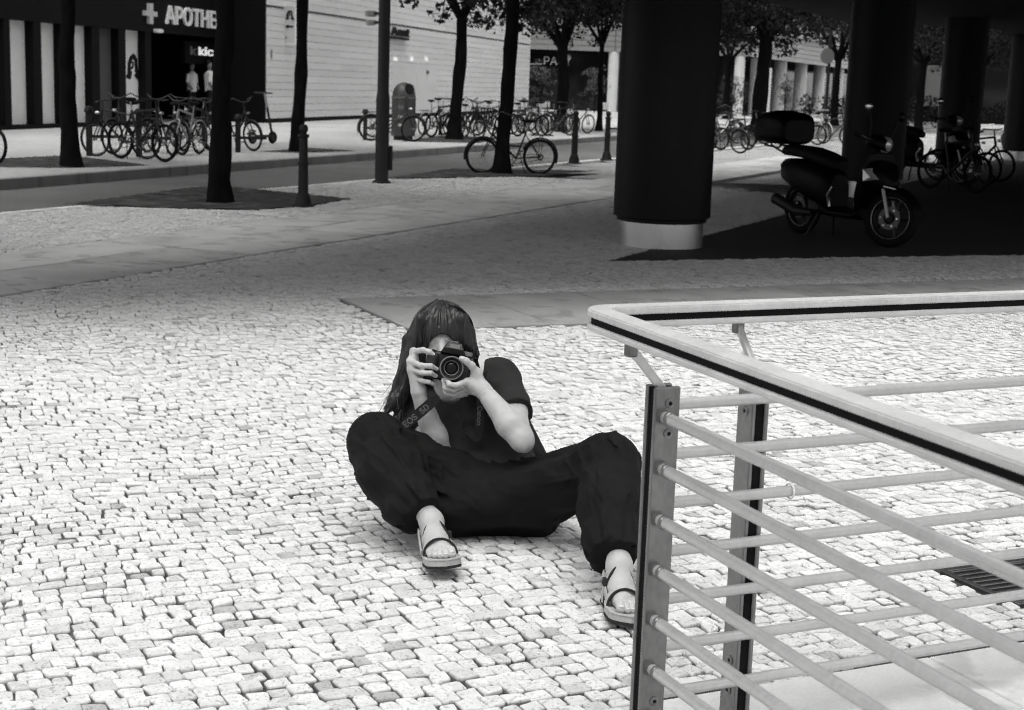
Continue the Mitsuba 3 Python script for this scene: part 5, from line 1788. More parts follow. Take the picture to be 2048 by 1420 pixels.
# head: skull, jaw, brow, nose, eyes sockets filled with lids, mouth, ears
sk += [ell(headc + hu * 0.025 - hf * 0.012, HR, [0.073, 0.090, 0.095], 0.02), ell(headc - hu * 0.045 + hf * 0.018, HR, [0.052, 0.062, 0.062], 0.03),
       cone(headc - hu * 0.085 + hf * 0.058, headc - hu * 0.08 + hf * 0.05, 0.020, 0.022, 0.02),
       cone(headc + hu * 0.012 + hf * 0.076, headc - hu * 0.026 + hf * 0.096, 0.009, 0.012, 0.012), cone(headc - hu * 0.052 + hf * 0.077 - hr * 0.018, headc - hu * 0.052 + hf * 0.077 + hr * 0.018, 0.008, 0.008, 0.01)]
for s_ in (-1, 1):
    sk += [cone(headc + hu * 0.022 + hf * 0.070 + hr * s_ * 0.016, headc + hu * 0.024 + hf * 0.062 + hr * s_ * 0.036, 0.011, 0.009, 0.012),
           ell(headc + hu * 0.008 + hf * 0.062 + hr * s_ * 0.030, HR, [0.015, 0.013, 0.012], 0.006), ell(headc - hu * 0.005 - hf * 0.005 + hr * s_ * 0.074, HR, [0.010, 0.018, 0.030], 0.008)]
# arms
sk += chain([shL, shL * 0.45 + elL * 0.55, elL], [0.050, 0.047, 0.035], 0.02)
mL = elL * 0.70 + wrL * 0.30
sk += chain([elL, mL, wrL], [0.035, 0.042, 0.0255], 0.02)
sk += [cone(elL + unit(elL - wrL) * 0.012 + unit(elL - shL) * 0.008, elL, 0.025, 0.029, 0.02)]
sk += chain([shR, elR], [0.048, 0.036], 0.02)
mR = elR * 0.68 + wrR * 0.32
sk += chain([elR, mR, wrR], [0.038, 0.041, 0.0255], 0.02)


def finger(pts, r0=0.0092, r1=0.0068, k=0.0032):
    rr = np.linspace(r0, r1, len(pts))
    return chain(pts, rr, k)


# her right hand: back of the hand to the viewer, fingers round the camera's grip
kI, kM, kR_, kP = P(827, 703, 4.785), P(820, 722, 4.775), P(823, 740, 4.775), P(831, 757, 4.78)
for kk, r_ in ((kI, 0.0125), (kM, 0.013), (kR_, 0.0125), (kP, 0.0115)):
    sk += [cone(wrR, kk, 0.019, r_, 0.012)]
sk += [cone(kI, kR_, 0.011, 0.011, 0.008)]
sk += finger([kI, P(846, 700, 4.755), P(860, 704, 4.75), P(868, 711, 4.755)], 0.0100, 0.0072)
sk += finger([kM, P(842, 731, 4.745), P(862, 732, 4.742), P(873, 738, 4.758)], 0.0098, 0.0074)
sk += finger([kR_, P(846, 746, 4.742), P(862, 746, 4.742), P(871, 752, 4.758)], 0.0094, 0.0072)
sk += finger([kP, P(845, 762, 4.75), P(858, 764, 4.75), P(866, 768, 4.762)], 0.0086, 0.0066)
sk += finger([wrR * 0.7 + kI * 0.3 - hf * 0.01, P(846, 740, 4.835), P(862, 728, 4.85)], 0.013, 0.009, 0.008)
# her left hand: palm under the lens, thumb up its side, fingers curling under
pc = P(947, 757, 4.735)
kI2, kM2, kR2, kP2 = P(934, 763, 4.720), P(932, 770, 4.735), P(934, 777, 4.752), P(939, 782, 4.768)
for kk, r_ in ((kI2, 0.0125), (kM2, 0.0125), (kR2, 0.012), (kP2, 0.011)):
    sk += [cone(wrL, kk, 0.020, r_, 0.012)]
sk += finger([kI2, P(912, 771, 4.703), P(899, 769, 4.700), P(893, 757, 4.712)], 0.0105, 0.0074)
sk += finger([kM2, P(907, 780, 4.722), P(891, 776, 4.722), P(887, 760, 4.732)], 0.0100, 0.0074)
sk += finger([kR2, P(908, 789, 4.745), P(893, 787, 4.745), P(888, 774, 4.755)], 0.0096, 0.0072)
sk += finger([kP2, P(918, 791, 4.765), P(906, 792, 4.768), P(899, 784, 4.775)], 0.0088, 0.0066)
sk += [cone(wrL, P(953, 746, 4.73), 0.020, 0.0155, 0.012), cone(P(953, 746, 4.73), pc, 0.0155, 0.012, 0.012)]
sk += finger([P(953, 746, 4.73), P(943, 731, 4.712), P(932, 722, 4.70), P(923, 717, 4.694)], 0.0135, 0.0085, 0.006)

woman = thing('person', 'woman with long dark hair sitting on the cobbles in black, aiming a camera', 'person')


def skin_post(p, d):
    # small creases where lids and lips meet
    return d


def skin_tone(p, n, uv):
    a = fbm(p.x * 60, p.y * 60, p.z * 60, 3)
    b = fbm(p.x * 12, p.y * 12, p.z * 12, 2)
    return mi.Color3f(0.44 + 0.10 * (a - 0.5) + 0.10 * (b - 0.5))


mat('m_skin', proc(skin_tone), 0.48, spec=0.4, bump=proc(lambda p, n, uv: 0.0009 * fbm(p.x * 260, p.y * 260, p.z * 260, 3), 0.0006))
part(woman, 'body', skin_mesh(sk, 0.0025), 'm_skin', smooth=True)
# toe nails
for Fm, inner in ((FR, 1), (FL, -1)):
    for y_, x_, r_ in zip([0.029, 0.010, -0.005, -0.019, -0.031], [0.226, 0.222, 0.214, 0.204, 0.192], [0.0125, 0.0092, 0.0086, 0.0082, 0.0080]):
        m = trimesh.creation.icosphere(2)
        o_, t_v, s_v, u_v = Fm
        m.vertices = fpt(Fm, x_ - r_ * 0.75, y_ * 1.02 * inner, SOLE + r_ * 1.75) + np.array(m.vertices) * [0.8, 0.65, 0.25] @ np.array([t_v, s_v, u_v]) * r_ * [1, 1, 1]
        part(woman, 'toe_nail', m, 'm_nail', smooth=True)
mat('m_nail', 0.58, 0.3, spec=0.5)
# finger nails that face the viewer
for a_, b_, r_ in ((P(932, 722, 4.70), P(923, 717, 4.694), 0.0085), (P(860, 704, 4.75), P(868, 711, 4.755), 0.0072), (P(862, 732, 4.742), P(873, 738, 4.758), 0.0074), (P(862, 746, 4.742), P(871, 752, 4.758), 0.0072)):
    t_v = unit(b_ - a_)
    u_v = unit(hf * 0.8 + UPV * 0.5 - t_v * ((hf * 0.8 + UPV * 0.5) @ t_v))
    s_v = np.cross(t_v, u_v)
    m = trimesh.creation.icosphere(2)
    m.vertices = b_ + u_v * r_ * 0.72 - t_v * r_ * 0.1 + (np.array(m.vertices) * [0.85, 0.62, 0.32]) @ np.array([t_v, s_v, u_v]) * r_
    part(woman, 'finger_nail', m, 'm_nail', smooth=True)
mat('m_shirt', proc(lambda p, n, uv: mi.Color3f(0.019 + 0.012 * fbm(p.x * 30, p.y * 30, p.z * 30, 3))), 0.9, spec=0.1, sheen=0.2)
mat('m_trousers', proc(lambda p, n, uv: mi.Color3f(0.004 + 0.005 * fbm(p.x * 25, p.y * 25, p.z * 25, 3))), 0.8, spec=0.15, sheen=0.25)

# ---- shirt
st = []
st += [cone(pel - hr * 0.09 + UPV * 0.02, pel + hr * 0.09 + UPV * 0.02, 0.105, 0.105, 0.05), cone(belly - hr * 0.055, belly + hr * 0.06, 0.112, 0.112, 0.06), cone(chest - hr * 0.06, chest + hr * 0.06, 0.108, 0.108, 0.06),
       cone(shR, neck0 - hu * 0.015, 0.060, 0.055, 0.04), cone(shL, neck0 - hu * 0.015, 0.064, 0.055, 0.04),
       cone(chest + hf * 0.05 - hr * 0.06 - hu * .01, chest + hf * 0.05 + hr * 0.07 - hu * .01, 0.070, 0.070, 0.04), cone(chest + hf * 0.02, neck0 + hf * 0.015 - hu * 0.02, 0.075, 0.055, 0.05)]
slL = shL * 0.40 + elL * 0.60
slR = shR * 0.55 + elR * 0.45


def cut(pc_, c_, a_):
    fn0 = pc_[0]
    c_, a_ = np.asarray(c_, np.float32), np.asarray(a_, np.float32)
    return (lambda p: np.maximum(fn0(p), (p - c_) @ a_), pc_[1], pc_[2])


st += [cut(cone(shL, slL + (slL - shL) * 0.3, 0.063, 0.068, 0.03), slL, unit(elL - shL)), cut(cone(shR, slR + (slR - shR) * 0.3, 0.060, 0.062, 0.03), slR, unit(elR - shR))]


def shirt_post(p, d):
    n1 = meshkit.fbm(p * [11, 11, 7], 2) - 0.5
    n2 = np.abs(meshkit.noise(p * [17, 9, 22], 5) - 0.5) * 2
    d = d + 0.016 * n1 + 0.007 * n2 - 0.003
    # neckline
    q = np.linalg.norm((p - (neck0 + hf * 0.060 + hu * 0.006)) @ HR.T / [0.046, 0.05, 0.046], axis=1) - 1
    q2 = np.linalg.norm((p - (neck0 + hu * 0.062)) @ HR.T / [0.060, 0.06, 0.055], axis=1) - 1
    return np.maximum(d, -np.minimum(q, q2) * 0.05)


part(woman, 't_shirt', skin_mesh(st, 0.004, post=shirt_post, margin=0.03), 'm_shirt', smooth=True)
# hem ring of the left sleeve
axs = unit(elL - shL)
hemv = unit(np.cross(axs, UPV))
hemw = np.cross(axs, hemv)
part(woman, 'sleeve_hem', tube([slL - axs * 0.006 + (hemv * math.cos(a) + hemw * math.sin(a)) * (0.0655 + 0.003 * math.sin(3 * a)) for a in np.arange(32) * 2 * math.pi / 32], 0.0035, 6, closed=True), 'm_shirt', smooth=True)

# ---- trousers: wide, gathered at the ankles, cloth slung between the legs
tr_ = []
tr_ += [cone(pel - hr * 0.08, pel + hr * 0.08, 0.118, 0.118, 0.05)]
cuffR, cuffL = anR + unit(kneeR - anR) * 0.035, anL + unit(kneeL - anL) * 0.03
# the cloth's own points
tr_ += chain([hipR + hf * 0.02, kneeR], [0.112, 0.074], 0.05)
tr_ += chain([kneeR, kneeR * 0.55 + anR * 0.45 - hf * 0.01 - hr * 0.030, cuffR + unit(kneeR - anR) * 0.06 - UPV * 0.012 - hr * 0.022, cuffR], [0.074, 0.088, 0.070, 0.040], 0.05)
tr_ += chain([hipL + hf * 0.02, kneeL], [0.112, 0.076], 0.05)
tr_ += chain([kneeL, kneeL * 0.55 + anL * 0.45 - hr * 0.01, cuffL + unit(kneeL - anL) * 0.05 - hr * 0.015, cuffL], [0.076, 0.084, 0.066, 0.044], 0.05)
gz_ = lambda x, y, Z, r: np.array([P(x, y, Z)[0], P(x, y, Z)[1], r])
tr_ += [cone(P(905, 1015, 4.70), P(1075, 1010, 4.70), 0.060, 0.058, 0.06), cone(gz_(900, 1040, 4.80, 0.045), gz_(1075, 1035, 4.80, 0.045), 0.044, 0.042, 0.05),
        cone(P(1000, 985, 4.72), P(1130, 965, 4.60), 0.065, 0.060, 0.06), cone(P(930, 985, 4.76), P(830, 950, 4.75), 0.065, 0.07, 0.06), cone(P(835, 1015, 4.78), P(900, 1040, 4.76), 0.05, 0.045, 0.06)]


def trouser_post(p, d):
    out = d.copy()
    for a_, b_, s_ in ((hipR, kneeR, 1), (kneeR, anR, 2), (hipL, kneeL, 3), (kneeL, anL, 4)):
        # long folds that run with the limb
        ax_ = unit(b_ - a_)
        t = (p - a_) @ ax_ / np.linalg.norm(b_ - a_)
        q = (p - a_) - ((p - a_) @ ax_)[:, None] * ax_
        w = np.exp(-np.linalg.norm(q, axis=1) ** 2 / (2 * 0.09 ** 2)) * smooth01((t + 0.35) / 0.35) * smooth01((1.3 - t) / 0.35)
        e1 = unit(np.cross(ax_, UPV))
        e2 = np.cross(ax_, e1)
        co = np.stack([q @ e1 * 26 + t * 1.5, q @ e2 * 26, t * 2.2 + s_ * 7], 1)
        r_ = meshkit.noise(co, s_)
        r2 = meshkit.noise(co * [1.9, 1.9, 1.5] + 3, s_ + 9)
        rg_ = 1 - np.abs(r_ - 0.5) * 2
        rg2 = 1 - np.abs(r2 - 0.5) * 2
        out -= w * (0.024 * (rg_ ** 2.5 - 0.35) + 0.010 * (rg2 ** 2 - 0.4))
        # short cross creases where the limb bends
        cc_ = np.stack([q @ e1 * 9, q @ e2 * 9, t * 13 + 0.8 * r_], 1)
        rc = 1 - np.abs(meshkit.noise(cc_, s_ + 20) - 0.5) * 2
        out -= w * 0.006 * rc ** 2 * (np.exp(-(t - 1) ** 2 / 0.03) + np.exp(-t ** 2 / 0.06))
    for c_, ax_ in ((cuffR, unit(kneeR - anR)), (cuffL, unit(kneeL - anL))):
        e = (c_ - p) @ ax_
        q = np.linalg.norm(p - c_, axis=1)
        # gathers round the cuff
        rel = p - c_
        f1 = unit(np.cross(ax_, UPV))
        f2 = np.cross(ax_, f1)
        ang = np.arctan2(rel @ f2, rel @ f1)
        hh_ = rel @ ax_
        out += 0.004 * np.sin(ang * 13) * np.exp(-np.abs(hh_ - 0.04) / 0.05) * (q < 0.2)
        out = np.where(q < 0.10, np.maximum(out, e), out)
    return np.maximum(out, 0.003 - p[:, 2])


part(woman, 'trousers', skin_mesh(tr_, 0.005, post=trouser_post, margin=0.03), 'm_trousers', smooth=True)

# ---- hair
hp = []
hp += [ell(headc + hu * 0.034 - hf * 0.012, HR, [0.095, 0.106, 0.104], 0.02), ell(headc - hu * 0.02 - hf * 0.030, HR, [0.096, 0.085, 0.095], 0.04)]
hp += chain([headc + hu * 0.03 - hr * 0.075 - hf * 0.0, headc - hu * 0.06 - hr * 0.092 + hf * 0.005, P(812, 770, 4.96), P(793, 800, 4.93), P(768, 829, 4.90)], [0.030, 0.036, 0.034, 0.024, 0.006], 0.03)
for x1_, y1_, x2_, y2_, z_, r_ in ((806, 782, 758, 824, 4.90, 0.013), (812, 786, 784, 842, 4.93, 0.014), (800, 770, 774, 812, 4.95, 0.012), (816, 800, 800, 850, 4.96, 0.014), (806, 742, 790, 778, 4.93, 0.010)):
    hp += chain([P(819, y1_ - 60, 4.95), P(x1_, y1_, z_ + 0.02), P(x2_, y2_, z_)], [0.020, r_, 0.003], 0.010)
hp += chain([headc + hu * 0.128 - hr * 0.012 - hf * 0.01, headc + hu * 0.085 + hr * 0.062 + hf * 0.055, headc + hu * 0.0 + hr * 0.083 + hf * 0.05], [0.012, 0.020, 0.020], 0.012)
hp += chain([headc + hu * 0.128 - hr * 0.016 - hf * 0.01, headc + hu * 0.080 - hr * 0.066 + hf * 0.055, headc - hu * 0.01 - hr * 0.085 + hf * 0.045], [0.012, 0.019, 0.020], 0.012)
hp += chain([headc - hr * 0.085 - hf * 0.05, P(826, 770, 4.99), P(812, 830, 4.98)], [0.04, 0.036, 0.016], 0.03)
hp += chain([headc + hu * 0.03 + hr * 0.075, headc - hu * 0.05 + hr * 0.086, P(948, 765, 4.96), P(950, 800, 4.94)], [0.032, 0.036, 0.030, 0.016], 0.03)
hp += chain([headc - hf * 0.05, P(890, 800, 5.08)], [0.07, 0.05], 0.03)


def hair_post(p, d):
    q = (p - headc) @ HR.T
    # strands fall from the crown: angle round the head varies fast, height slowly
    ang = np.arctan2(q[:, 0], q[:, 1] + 0.02)
    co = np.stack([ang * 22, q[:, 2] * 9 + 3 * np.abs(q[:, 0]) * 10, 0 * ang], 1)
    co2 = np.stack([q[:, 0] * 130, q[:, 1] * 130, q[:, 2] * 12], 1)
    d = d + 0.0075 * (meshkit.noise(co, 2) - 0.5) + 0.005 * (meshkit.noise(co2, 4) - 0.5)
    d = d + 0.003 * np.exp(-((q[:, 0] + 0.012) / 0.004) ** 2) * (q[:, 2] > 0.06)      # the parting
    # the face opening
    lr = np.abs(q[:, 0] + 0.004)
    e = np.sqrt((q[:, 0] / (0.060 - 0.22 * np.clip(q[:, 2] - 0.2 * q[:, 0], -0.05, 0.08))) ** 2 + ((q[:, 1] - 0.085) / 0.075) ** 2 + ((q[:, 2] + 0.058) / 0.096) ** 2) - 1
    return np.maximum(d, -e * 0.05)


def hair_tone(p, n, uv):
    a = noise(p.x * 160, p.y * 160, p.z * 14)
    b = fbm(p.x * 20, p.y * 20, p.z * 8, 3)
    return mi.Color3f(0.007 + 0.014 * a * b)


mat('m_hair', proc(hair_tone), 0.40, spec=0.5)
hair = part(woman, 'hair', skin_mesh(hp, 0.0028, post=hair_post, margin=0.02), 'm_hair', smooth=True)
rh = np.random.default_rng(31)
wis = []
for _ in range(80):
    side = -1 if rh.uniform() < 0.75 else 1
    if side < 0:
        a = P(826 + rh.normal(0, 6), 670 + rh.uniform(0, 70), 4.95 + rh.normal(0, 0.02))
        b = P(806 + rh.normal(0, 7), 760 + rh.normal(0, 12), 4.94 + rh.normal(0, 0.02))
        c = P(780 + rh.normal(0, 15), 818 + rh.normal(0, 13), 4.91 + rh.normal(0, 0.02))
    else:
        a = P(944 + rh.normal(0, 5), 680 + rh.uniform(0, 40), 4.94 + rh.normal(0, 0.02))
        b = P(955 + rh.normal(0, 5), 735 + rh.normal(0, 8), 4.93 + rh.normal(0, 0.02))
        c = P(953 + rh.normal(0, 5), 775 + rh.normal(0, 10), 4.92 + rh.normal(0, 0.02))
    t = np.linspace(0, 1, 9)[:, None]
    cur = (1 - t) ** 2 * a + 2 * t * (1 - t) * b + t * t * c
    wis.append(tube(cur, np.linspace(0.0011, 0.0006, 9), 4, cap=False))
for _ in range(170):      # loose hairs over the crown
    u_ = rh.normal(0, 1)
    x0_ = rh.uniform(-0.07, 0.07)
    t = np.linspace(0.05, 1, 10)
    ph = t * 1.9
    rad_ = np.array([0.092, 0.101, 0.101]) * (1 + rh.uniform(-0.01, 0.05))
    sgn = 1 if x0_ > -0.012 else -1
    pts_ = [headc + hu * (0.034 + rad_[2] * math.cos(q_) * math.cos(x0_ * 6)) + hr * (sgn * rad_[0] * math.sin(q_) * 0.95 + x0_ * 0.2) - hf * (0.022 - x0_ * 0.9 * math.cos(q_)) for q_ in ph]
    wis.append(tube(pts_, 0.0010, 4, cap=False))
part(hair, 'loose_strands', cat(wis), 'm_hair')
labels[hair] = {'label': 'long dark hair parted in the middle'}

# ---- sandals
mat('m_sandal', proc(lambda p, n, uv: mi.Color3f(0.32 + 0.12 * fbm(p.x * 90, p.y * 90, p.z * 90, 2))), 0.75, spec=0.25)
mat('m_strap', proc(lambda p, n, uv: mi.Color3f(0.30 + 0.12 * noise(p.x * 700, p.y * 700, p.z * 700))), 0.8, spec=0.2)
mat('m_sole', 0.03, 0.9, spec=0.1)


def ribbon(pts, normals, w, t=0.003):
    """A flat band along pts, its width across = cross(direction, normal)."""
    p = np.asarray(pts, float)
    nn = np.asarray(normals, float)
    d = np.gradient(p, axis=0)
    d /= np.linalg.norm(d, axis=1, keepdims=True)
    s = np.cross(d, nn)
    s /= np.linalg.norm(s, axis=1, keepdims=True) + 1e-9
    nn = np.cross(s, d)
    wv = np.broadcast_to(np.asarray(w, float), (len(p),))[:, None] / 2
    ring = np.stack([p + s * wv - nn * t / 2, p + s * wv + nn * t / 2, p - s * wv + nn * t / 2, p - s * wv - nn * t / 2], 1)
    n = len(p)
    f = []
    for a in range(n - 1):
        for b in range(4):
            c_ = (b + 1) % 4
            f += [[a * 4 + b, a * 4 + c_, (a + 1) * 4 + c_], [a * 4 + b, (a + 1) * 4 + c_, (a + 1) * 4 + b]]
    f += [[0, 2, 1], [0, 3, 2], [(n - 1) * 4, (n - 1) * 4 + 1, (n - 1) * 4 + 2], [(n - 1) * 4, (n - 1) * 4 + 2, (n - 1) * 4 + 3]]
    m = trimesh.Trimesh(ring.reshape(-1, 3), f, process=False)
    m.fix_normals()
    return m


def sandal(Fm, inner):
    o, t, s, u = Fm
    k_ = numbered(woman + '__sandal')
    # footbed outline
    xs = np.linspace(-0.012, 0.243, 40)
    half = 0.034 + 0.018 * smooth01((xs - 0.06) / 0.10) - 0.052 * np.clip((xs - 0.20) / 0.043, 0, 1) ** 2.6 - 0.034 * np.clip((0.03 - xs) / 0.042, 0, 1) ** 2.4
    mid = 0.004 * inner * np.clip(xs / 0.2, 0, 1)
    outl = [(x_, m_ + h_) for x_, m_, h_ in zip(xs, mid, half)] + [(x_, m_ - h_) for x_, m_, h_ in zip(xs[::-1], mid[::-1], half[::-1])]
    pg = sg.Polygon(outl).buffer(0)
    M = basis(t, s, u, o)
    bed = cat([prism(pg.buffer(-0.003), SOLE - 0.002, SOLE + 0.002), prism(pg, 0.008, SOLE - 0.002)])
    rimv = np.array(pg.buffer(-0.0015).exterior.coords)[:-1]
    rimr = tube(np.column_stack([rimv, np.full(len(rimv), SOLE + 0.002)]), 0.0042, 6, closed=True)
    scene[k_] = mikit.ply(xf(cat([bed, rimr]), M), 'm_sandal', smooth=35)
    part(k_, 'outsole', xf(prism(pg.buffer(0.001), 0.0, 0.008), M), 'm_sole')

    def loop(x_, hw, hz, tilt, w, nm, n=26, a0=-8, a1=188):
        an = np.radians(np.linspace(a0, a1, n))
        pts_, nr_ = [], []
        for a in an:
            y_, z_ = hw * math.cos(a), hz * math.sin(a)
            pts_.append(fpt(Fm, x_ + tilt * (z_ / hz), y_ + 0.003 * inner, SOLE + 0.004 + z_))
            nr_.append(s * math.cos(a) / hw * 0.05 + u * math.sin(a) / hz * 0.05)
        part(k_, nm, ribbon(pts_, nr_, w, 0.0035), 'm_strap', smooth=40)
        ed = [q + unit(n_) * 0.0012 for q, n_ in zip(pts_, nr_)]
        off_ = [q + t * (w / 2 + 0.0012) for q in ed]
        part(k_, nm + '_edge', tube(off_, 0.0034, 6), 'm_sole', smooth=True)
    loop(0.150, 0.049, 0.047, -0.012, 0.029, 'toe_strap')
    loop(0.082, 0.041, 0.092, -0.020, 0.030, 'ankle_strap')
    # heel strap round the back
    an = np.radians(np.linspace(60, 300, 20))
    part(k_, 'heel_strap', ribbon([fpt(Fm, 0.040 + 0.046 * math.cos(a) * 1.05, 0.039 * math.sin(a), SOLE + 0.055) for a in an], [t * math.cos(a) + s * math.sin(a) for a in an], 0.020, 0.0035), 'm_strap', smooth=40)
    for sg_ in (-1, 1):
        part(k_, 'side_strap', ribbon([fpt(Fm, 0.03, sg_ * 0.040, SOLE + 0.06), fpt(Fm, 0.085, sg_ * 0.045, SOLE + 0.035), fpt(Fm, 0.145, sg_ * 0.050, SOLE + 0.012)], [s * sg_] * 3, 0.018, 0.003), 'm_strap', smooth=40)
    part(k_, 'buckle', box(0.022, 0.012, 0.024, bevel=0.003, rot=np.block([[np.column_stack([t, s, u]), np.zeros((3, 1))], [np.zeros((1, 3)), np.ones((1, 1))]]), at=fpt(Fm, 0.085, (-0.046 if inner < 0 else 0.046), SOLE + 0.05)), 'm_sole')


sandal(FR, 1)
sandal(FL, -1)
# bracelet
ba = unit(wrL - elL)
part(woman, 'bracelet', torus(0.0275, 0.0016, wrL - ba * 0.012, ba, 32, 6), 'm_pale', smooth=True)

# ---- the camera she holds
cam = thing('camera', 'black single lens reflex camera with a lettered neck strap held to the woman\'s face', 'camera')
cc = P(896, 731, 4.80)
cf = unit(O - cc + np.array([0.05, 0, 0.0]))
cr_ = unit(np.cross(UPV, cf))
cu_ = np.cross(cf, cr_)
ti = math.radians(9)
cr_, cu_ = cr_ * math.cos(ti) - cu_ * math.sin(ti), cu_ * math.cos(ti) + cr_ * math.sin(ti)
CM = basis(cr_ * 0.93, cf * 0.93, cu_ * 0.93, cc)      # x to the picture's right, y to the viewer, z up
mat('m_cam', proc(lambda p, n, uv: mi.Color3f(0.010 + 0.010 * noise(p.x * 900, p.y * 900, p.z * 900))), 0.45, spec=0.4)
mat('m_cam_gloss', 0.006, 0.12, spec=0.25)


def cpart(nm, m, mt, smooth=35, parent=None):
    return part(parent or cam, nm, xf(m, CM), mt, smooth=smooth)


import manifold3d as mf


def rounded(sx, sy, sz, r, at):
    sp_ = [mf.Manifold.sphere(r, 16).translate([i * (sx / 2 - r), j * (sy / 2 - r), k * (sz / 2 - r)]) for i in (-1, 1) for j in (-1, 1) for k in (-1, 1)]
    m = mf.Manifold.batch_hull(sp_).to_mesh()
    mm = trimesh.Trimesh(m.vert_properties[:, :3], m.tri_verts, process=False)
    mm.apply_translation(at)
    return mm


cpart('body', rounded(0.148, 0.052, 0.098, 0.014, (0, 0, -0.005)), 'm_cam')
cpart('grip', rounded(0.042, 0.060, 0.092, 0.016, (-0.056, 0.026, -0.010)), 'm_cam')
pz = hull([[-0.034, -0.03, 0.042], [0.054, -0.03, 0.042], [-0.034, 0.04, 0.042], [0.054, 0.04, 0.042], [-0.014, -0.02, 0.082], [0.034, -0.02, 0.082], [-0.012, 0.034, 0.080], [0.032, 0.034, 0.080], [-0.020, 0.046, 0.06], [0.040, 0.046, 0.06]])
cpart('prism_housing', pz, 'm_cam')
cpart('name_plate', box(0.036, 0.002, 0.014, at=(0.011, 0.0425, 0.068), bevel=0.0006, rot=trimesh.transformations.rotation_matrix(0.30, [1, 0, 0])), 'm_plate')
mat('m_plate', 0.13, 0.5, spec=0.4)
cpart('dial', lathe([(0.001, 0.014), (0.015, 0.014), (0.016, 0.012), (0.016, 0.0)], (0.060, 0.004, 0.044), 24), 'm_grey')
cpart('shutter_button', lathe([(0.001, 0.008), (0.008, 0.007), (0.009, 0.0)], (-0.056, 0.036, 0.038), 20), 'm_cam_gloss')
cpart('hot_shoe', box(0.02, 0.022, 0.005, at=(0.011, -0.004, 0.0845)), 'm_grey')
lx, lz = 0.012, -0.006
cpart('lens_mount', lathe([(0.036, 0.02), (0.036, 0.042), (0.033, 0.044)], (lx, 0, lz), 40, axis=(0, 1, 0)), 'm_cam')
ln = cpart('lens', lathe([(0.034, 0.040), (0.034, 0.058), (0.0365, 0.060), (0.0375, 0.090), (0.0395, 0.092), (0.0395, 0.106), (0.0375, 0.108), (0.034, 0.108), (0.032, 0.100), (0.026, 0.094)], (lx, 0, lz), 48, axis=(0, 1, 0)), 'm_cam')
cpart('filter_ring', lathe([(0.0405, 0.100), (0.0405, 0.1085), (0.0365, 0.1095), (0.0360, 0.106)], (lx, 0, lz), 48, axis=(0, 1, 0)), 'm_plate', parent=ln)
cpart('inner_ring', lathe([(0.0265, 0.095), (0.0255, 0.0975), (0.0225, 0.093)], (lx, 0, lz), 40, axis=(0, 1, 0)), 'm_grey', parent=ln)
cpart('front_glass', lathe([(0.0225, 0.090), (0.016, 0.0945), (0.008, 0.0965), (0.0005, 0.097)], (lx, 0, lz), 40, axis=(0, 1, 0)), 'm_cam_gloss', parent=ln)
for q_ in range(24):
    pass
cpart('zoom_ring', cat([box(0.003, 0.02, 0.003, at=(lx + 0.0375 * math.cos(a), 0.073, lz + 0.0375 * math.sin(a))) for a in np.arange(36) * 2 * math.pi / 36]), 'm_cam', parent=ln)
for s_ in (-1, 1):
    cpart('strap_lug', torus(0.006, 0.0014, (s_ * 0.076, 0.004, 0.030), (0, 1, 0), 16, 5), 'm_bike_silver')


def cam_strap(pts, nrm, w):
    t = np.linspace(0, 1, len(pts))
    from scipy.interpolate import CubicSpline
    cs_ = CubicSpline(t, np.array(pts))
    cn_ = CubicSpline(t, np.array(nrm))
    tt = np.linspace(0, 1, 40)
    return ribbon(cs_(tt), cn_(tt), w, 0.0022)


vw = unit(O - cc)
mat('m_webbing', 0.012, 0.7, spec=0.15)
a1, b1 = P(806, 853, 4.725), P(862, 806, 4.735)
part(cam, 'strap', cam_strap([P(852, 757, 4.79), P(860, 775, 4.77), P(866, 795, 4.745), b1, a1, P(785, 868, 4.74), P(770, 872, 4.80)], [vw + hr * 0.4, vw + hr * 0.2, vw, vw, vw, vw, vw], [0.012] * 6 + list(np.linspace(0.02, 0.033, 6)) + [0.033] * 28), 'm_webbing', smooth=40)
xd = unit(b1 - a1)
nv = unit(vw - xd * (vw @ xd))
yd = np.cross(nv, xd)
mat('m_letter', 0.10, 0.6, spec=0.2)
for tx_, f0, hh_ in (('EOS', 0.02, 0.019), ('5D', 0.60, 0.018)):
    m = meshkit.text_mesh(tx_, hh_, 0.0008, True)
    m.apply_transform(basis(xd, yd, nv, a1 + (b1 - a1) * f0 - yd * 0.0095 + nv * 0.0016))
    part(cam, 'strap_lettering', m, 'm_letter')
a2, b2 = P(961, 806, 4.80), P(957, 866, 4.79)
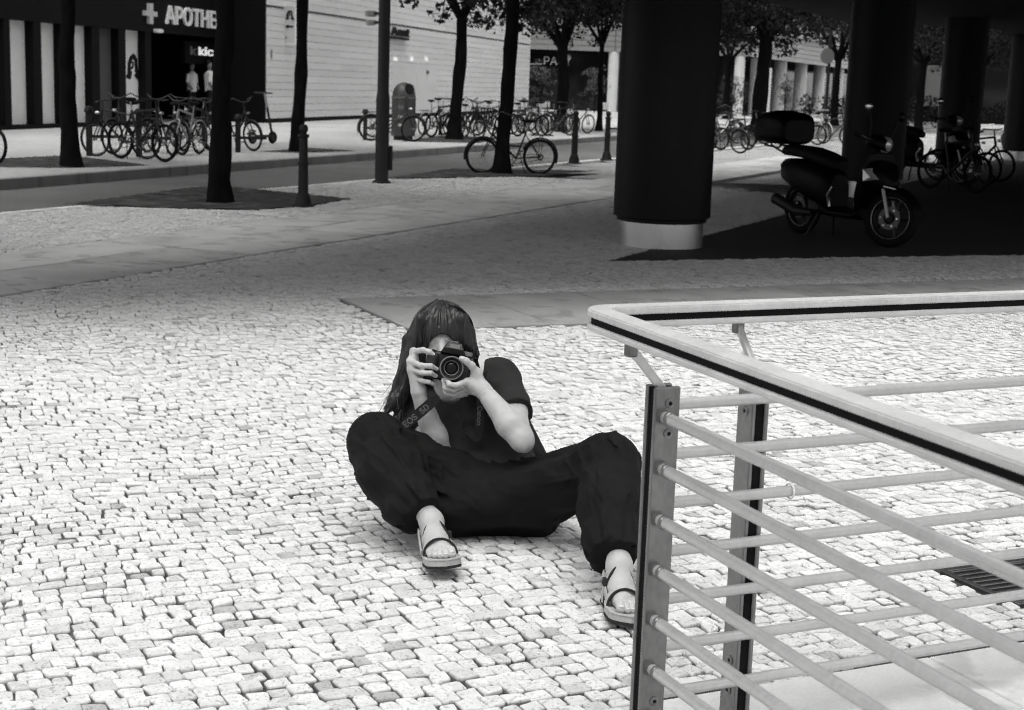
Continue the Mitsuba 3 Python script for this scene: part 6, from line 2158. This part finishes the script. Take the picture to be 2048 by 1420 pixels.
part(cam, 'strap', cam_strap([P(946, 718, 4.80), P(954, 745, 4.82), P(963, 780, 4.82), a2, b2, P(945, 868, 4.80), P(926, 850, 4.85)], [vw, vw, vw, vw - hr * 0.3, vw - hr * 0.3, vw + UPV * 0.3, vw], 0.028), 'm_webbing', smooth=40)
xd = unit(b2 - a2)
nv = unit((vw - hr * 0.3) - xd * ((vw - hr * 0.3) @ xd))
yd = np.cross(nv, xd)
m = meshkit.text_mesh('Canon', 0.015, 0.0008, True)
m.apply_transform(basis(xd, yd, nv, a2 + (b2 - a2) * 0.10 - yd * 0.0065 + nv * 0.005))
part(cam, 'strap_lettering', m, 'm_letter')

# ---- backpack: its pale strap over the far shoulder, its dark corner behind the waist
bk = thing('backpack', 'dark backpack behind the woman with a pale padded strap over her shoulder', 'backpack')
mat('m_bag', 0.014, 0.8, spec=0.15)
bkc = P(985, 850, 5.20)
Mb = basis(hr, unit(np.cross(unit(neck0 - pel), hr)), unit(neck0 - pel), bkc)
part(bk, 'bag', xf(rounded(0.27, 0.13, 0.34, 0.05, (0, 0, 0)), Mb), 'm_bag', smooth=40)
fl = P(1068, 890, 4.98)
part(bk, 'side_flap', skin_mesh([cone(P(1050, 880, 4.98), P(1064, 905, 4.95), 0.030, 0.024, 0.02), cone(P(1064, 905, 4.95), P(1040, 925, 4.93), 0.024, 0.03, 0.02)], 0.005), 'm_bag', smooth=True)
spts = [P(970, 706, 4.97), P(966, 712, 4.92), P(962, 727, 4.872), P(964, 745, 4.855), P(973, 768, 4.85), P(985, 795, 4.86)]
snr = [vw + UPV * 0.9, vw + UPV * 0.6, vw + UPV * 0.2, vw, vw, vw]
part(bk, 'strap', cam_strap(spts, snr, 0.023), 'm_strap_pale', smooth=40)
mat('m_strap_pale', 0.5, 0.8, spec=0.2)
sb0, sb1 = P(958, 757, 4.84), P(978, 742, 4.845)
part(bk, 'strap_band', ribbon([sb0, (sb0 + sb1) / 2 + vw * 0.004, sb1], [vw] * 3, 0.010, 0.003), 'm_bag')
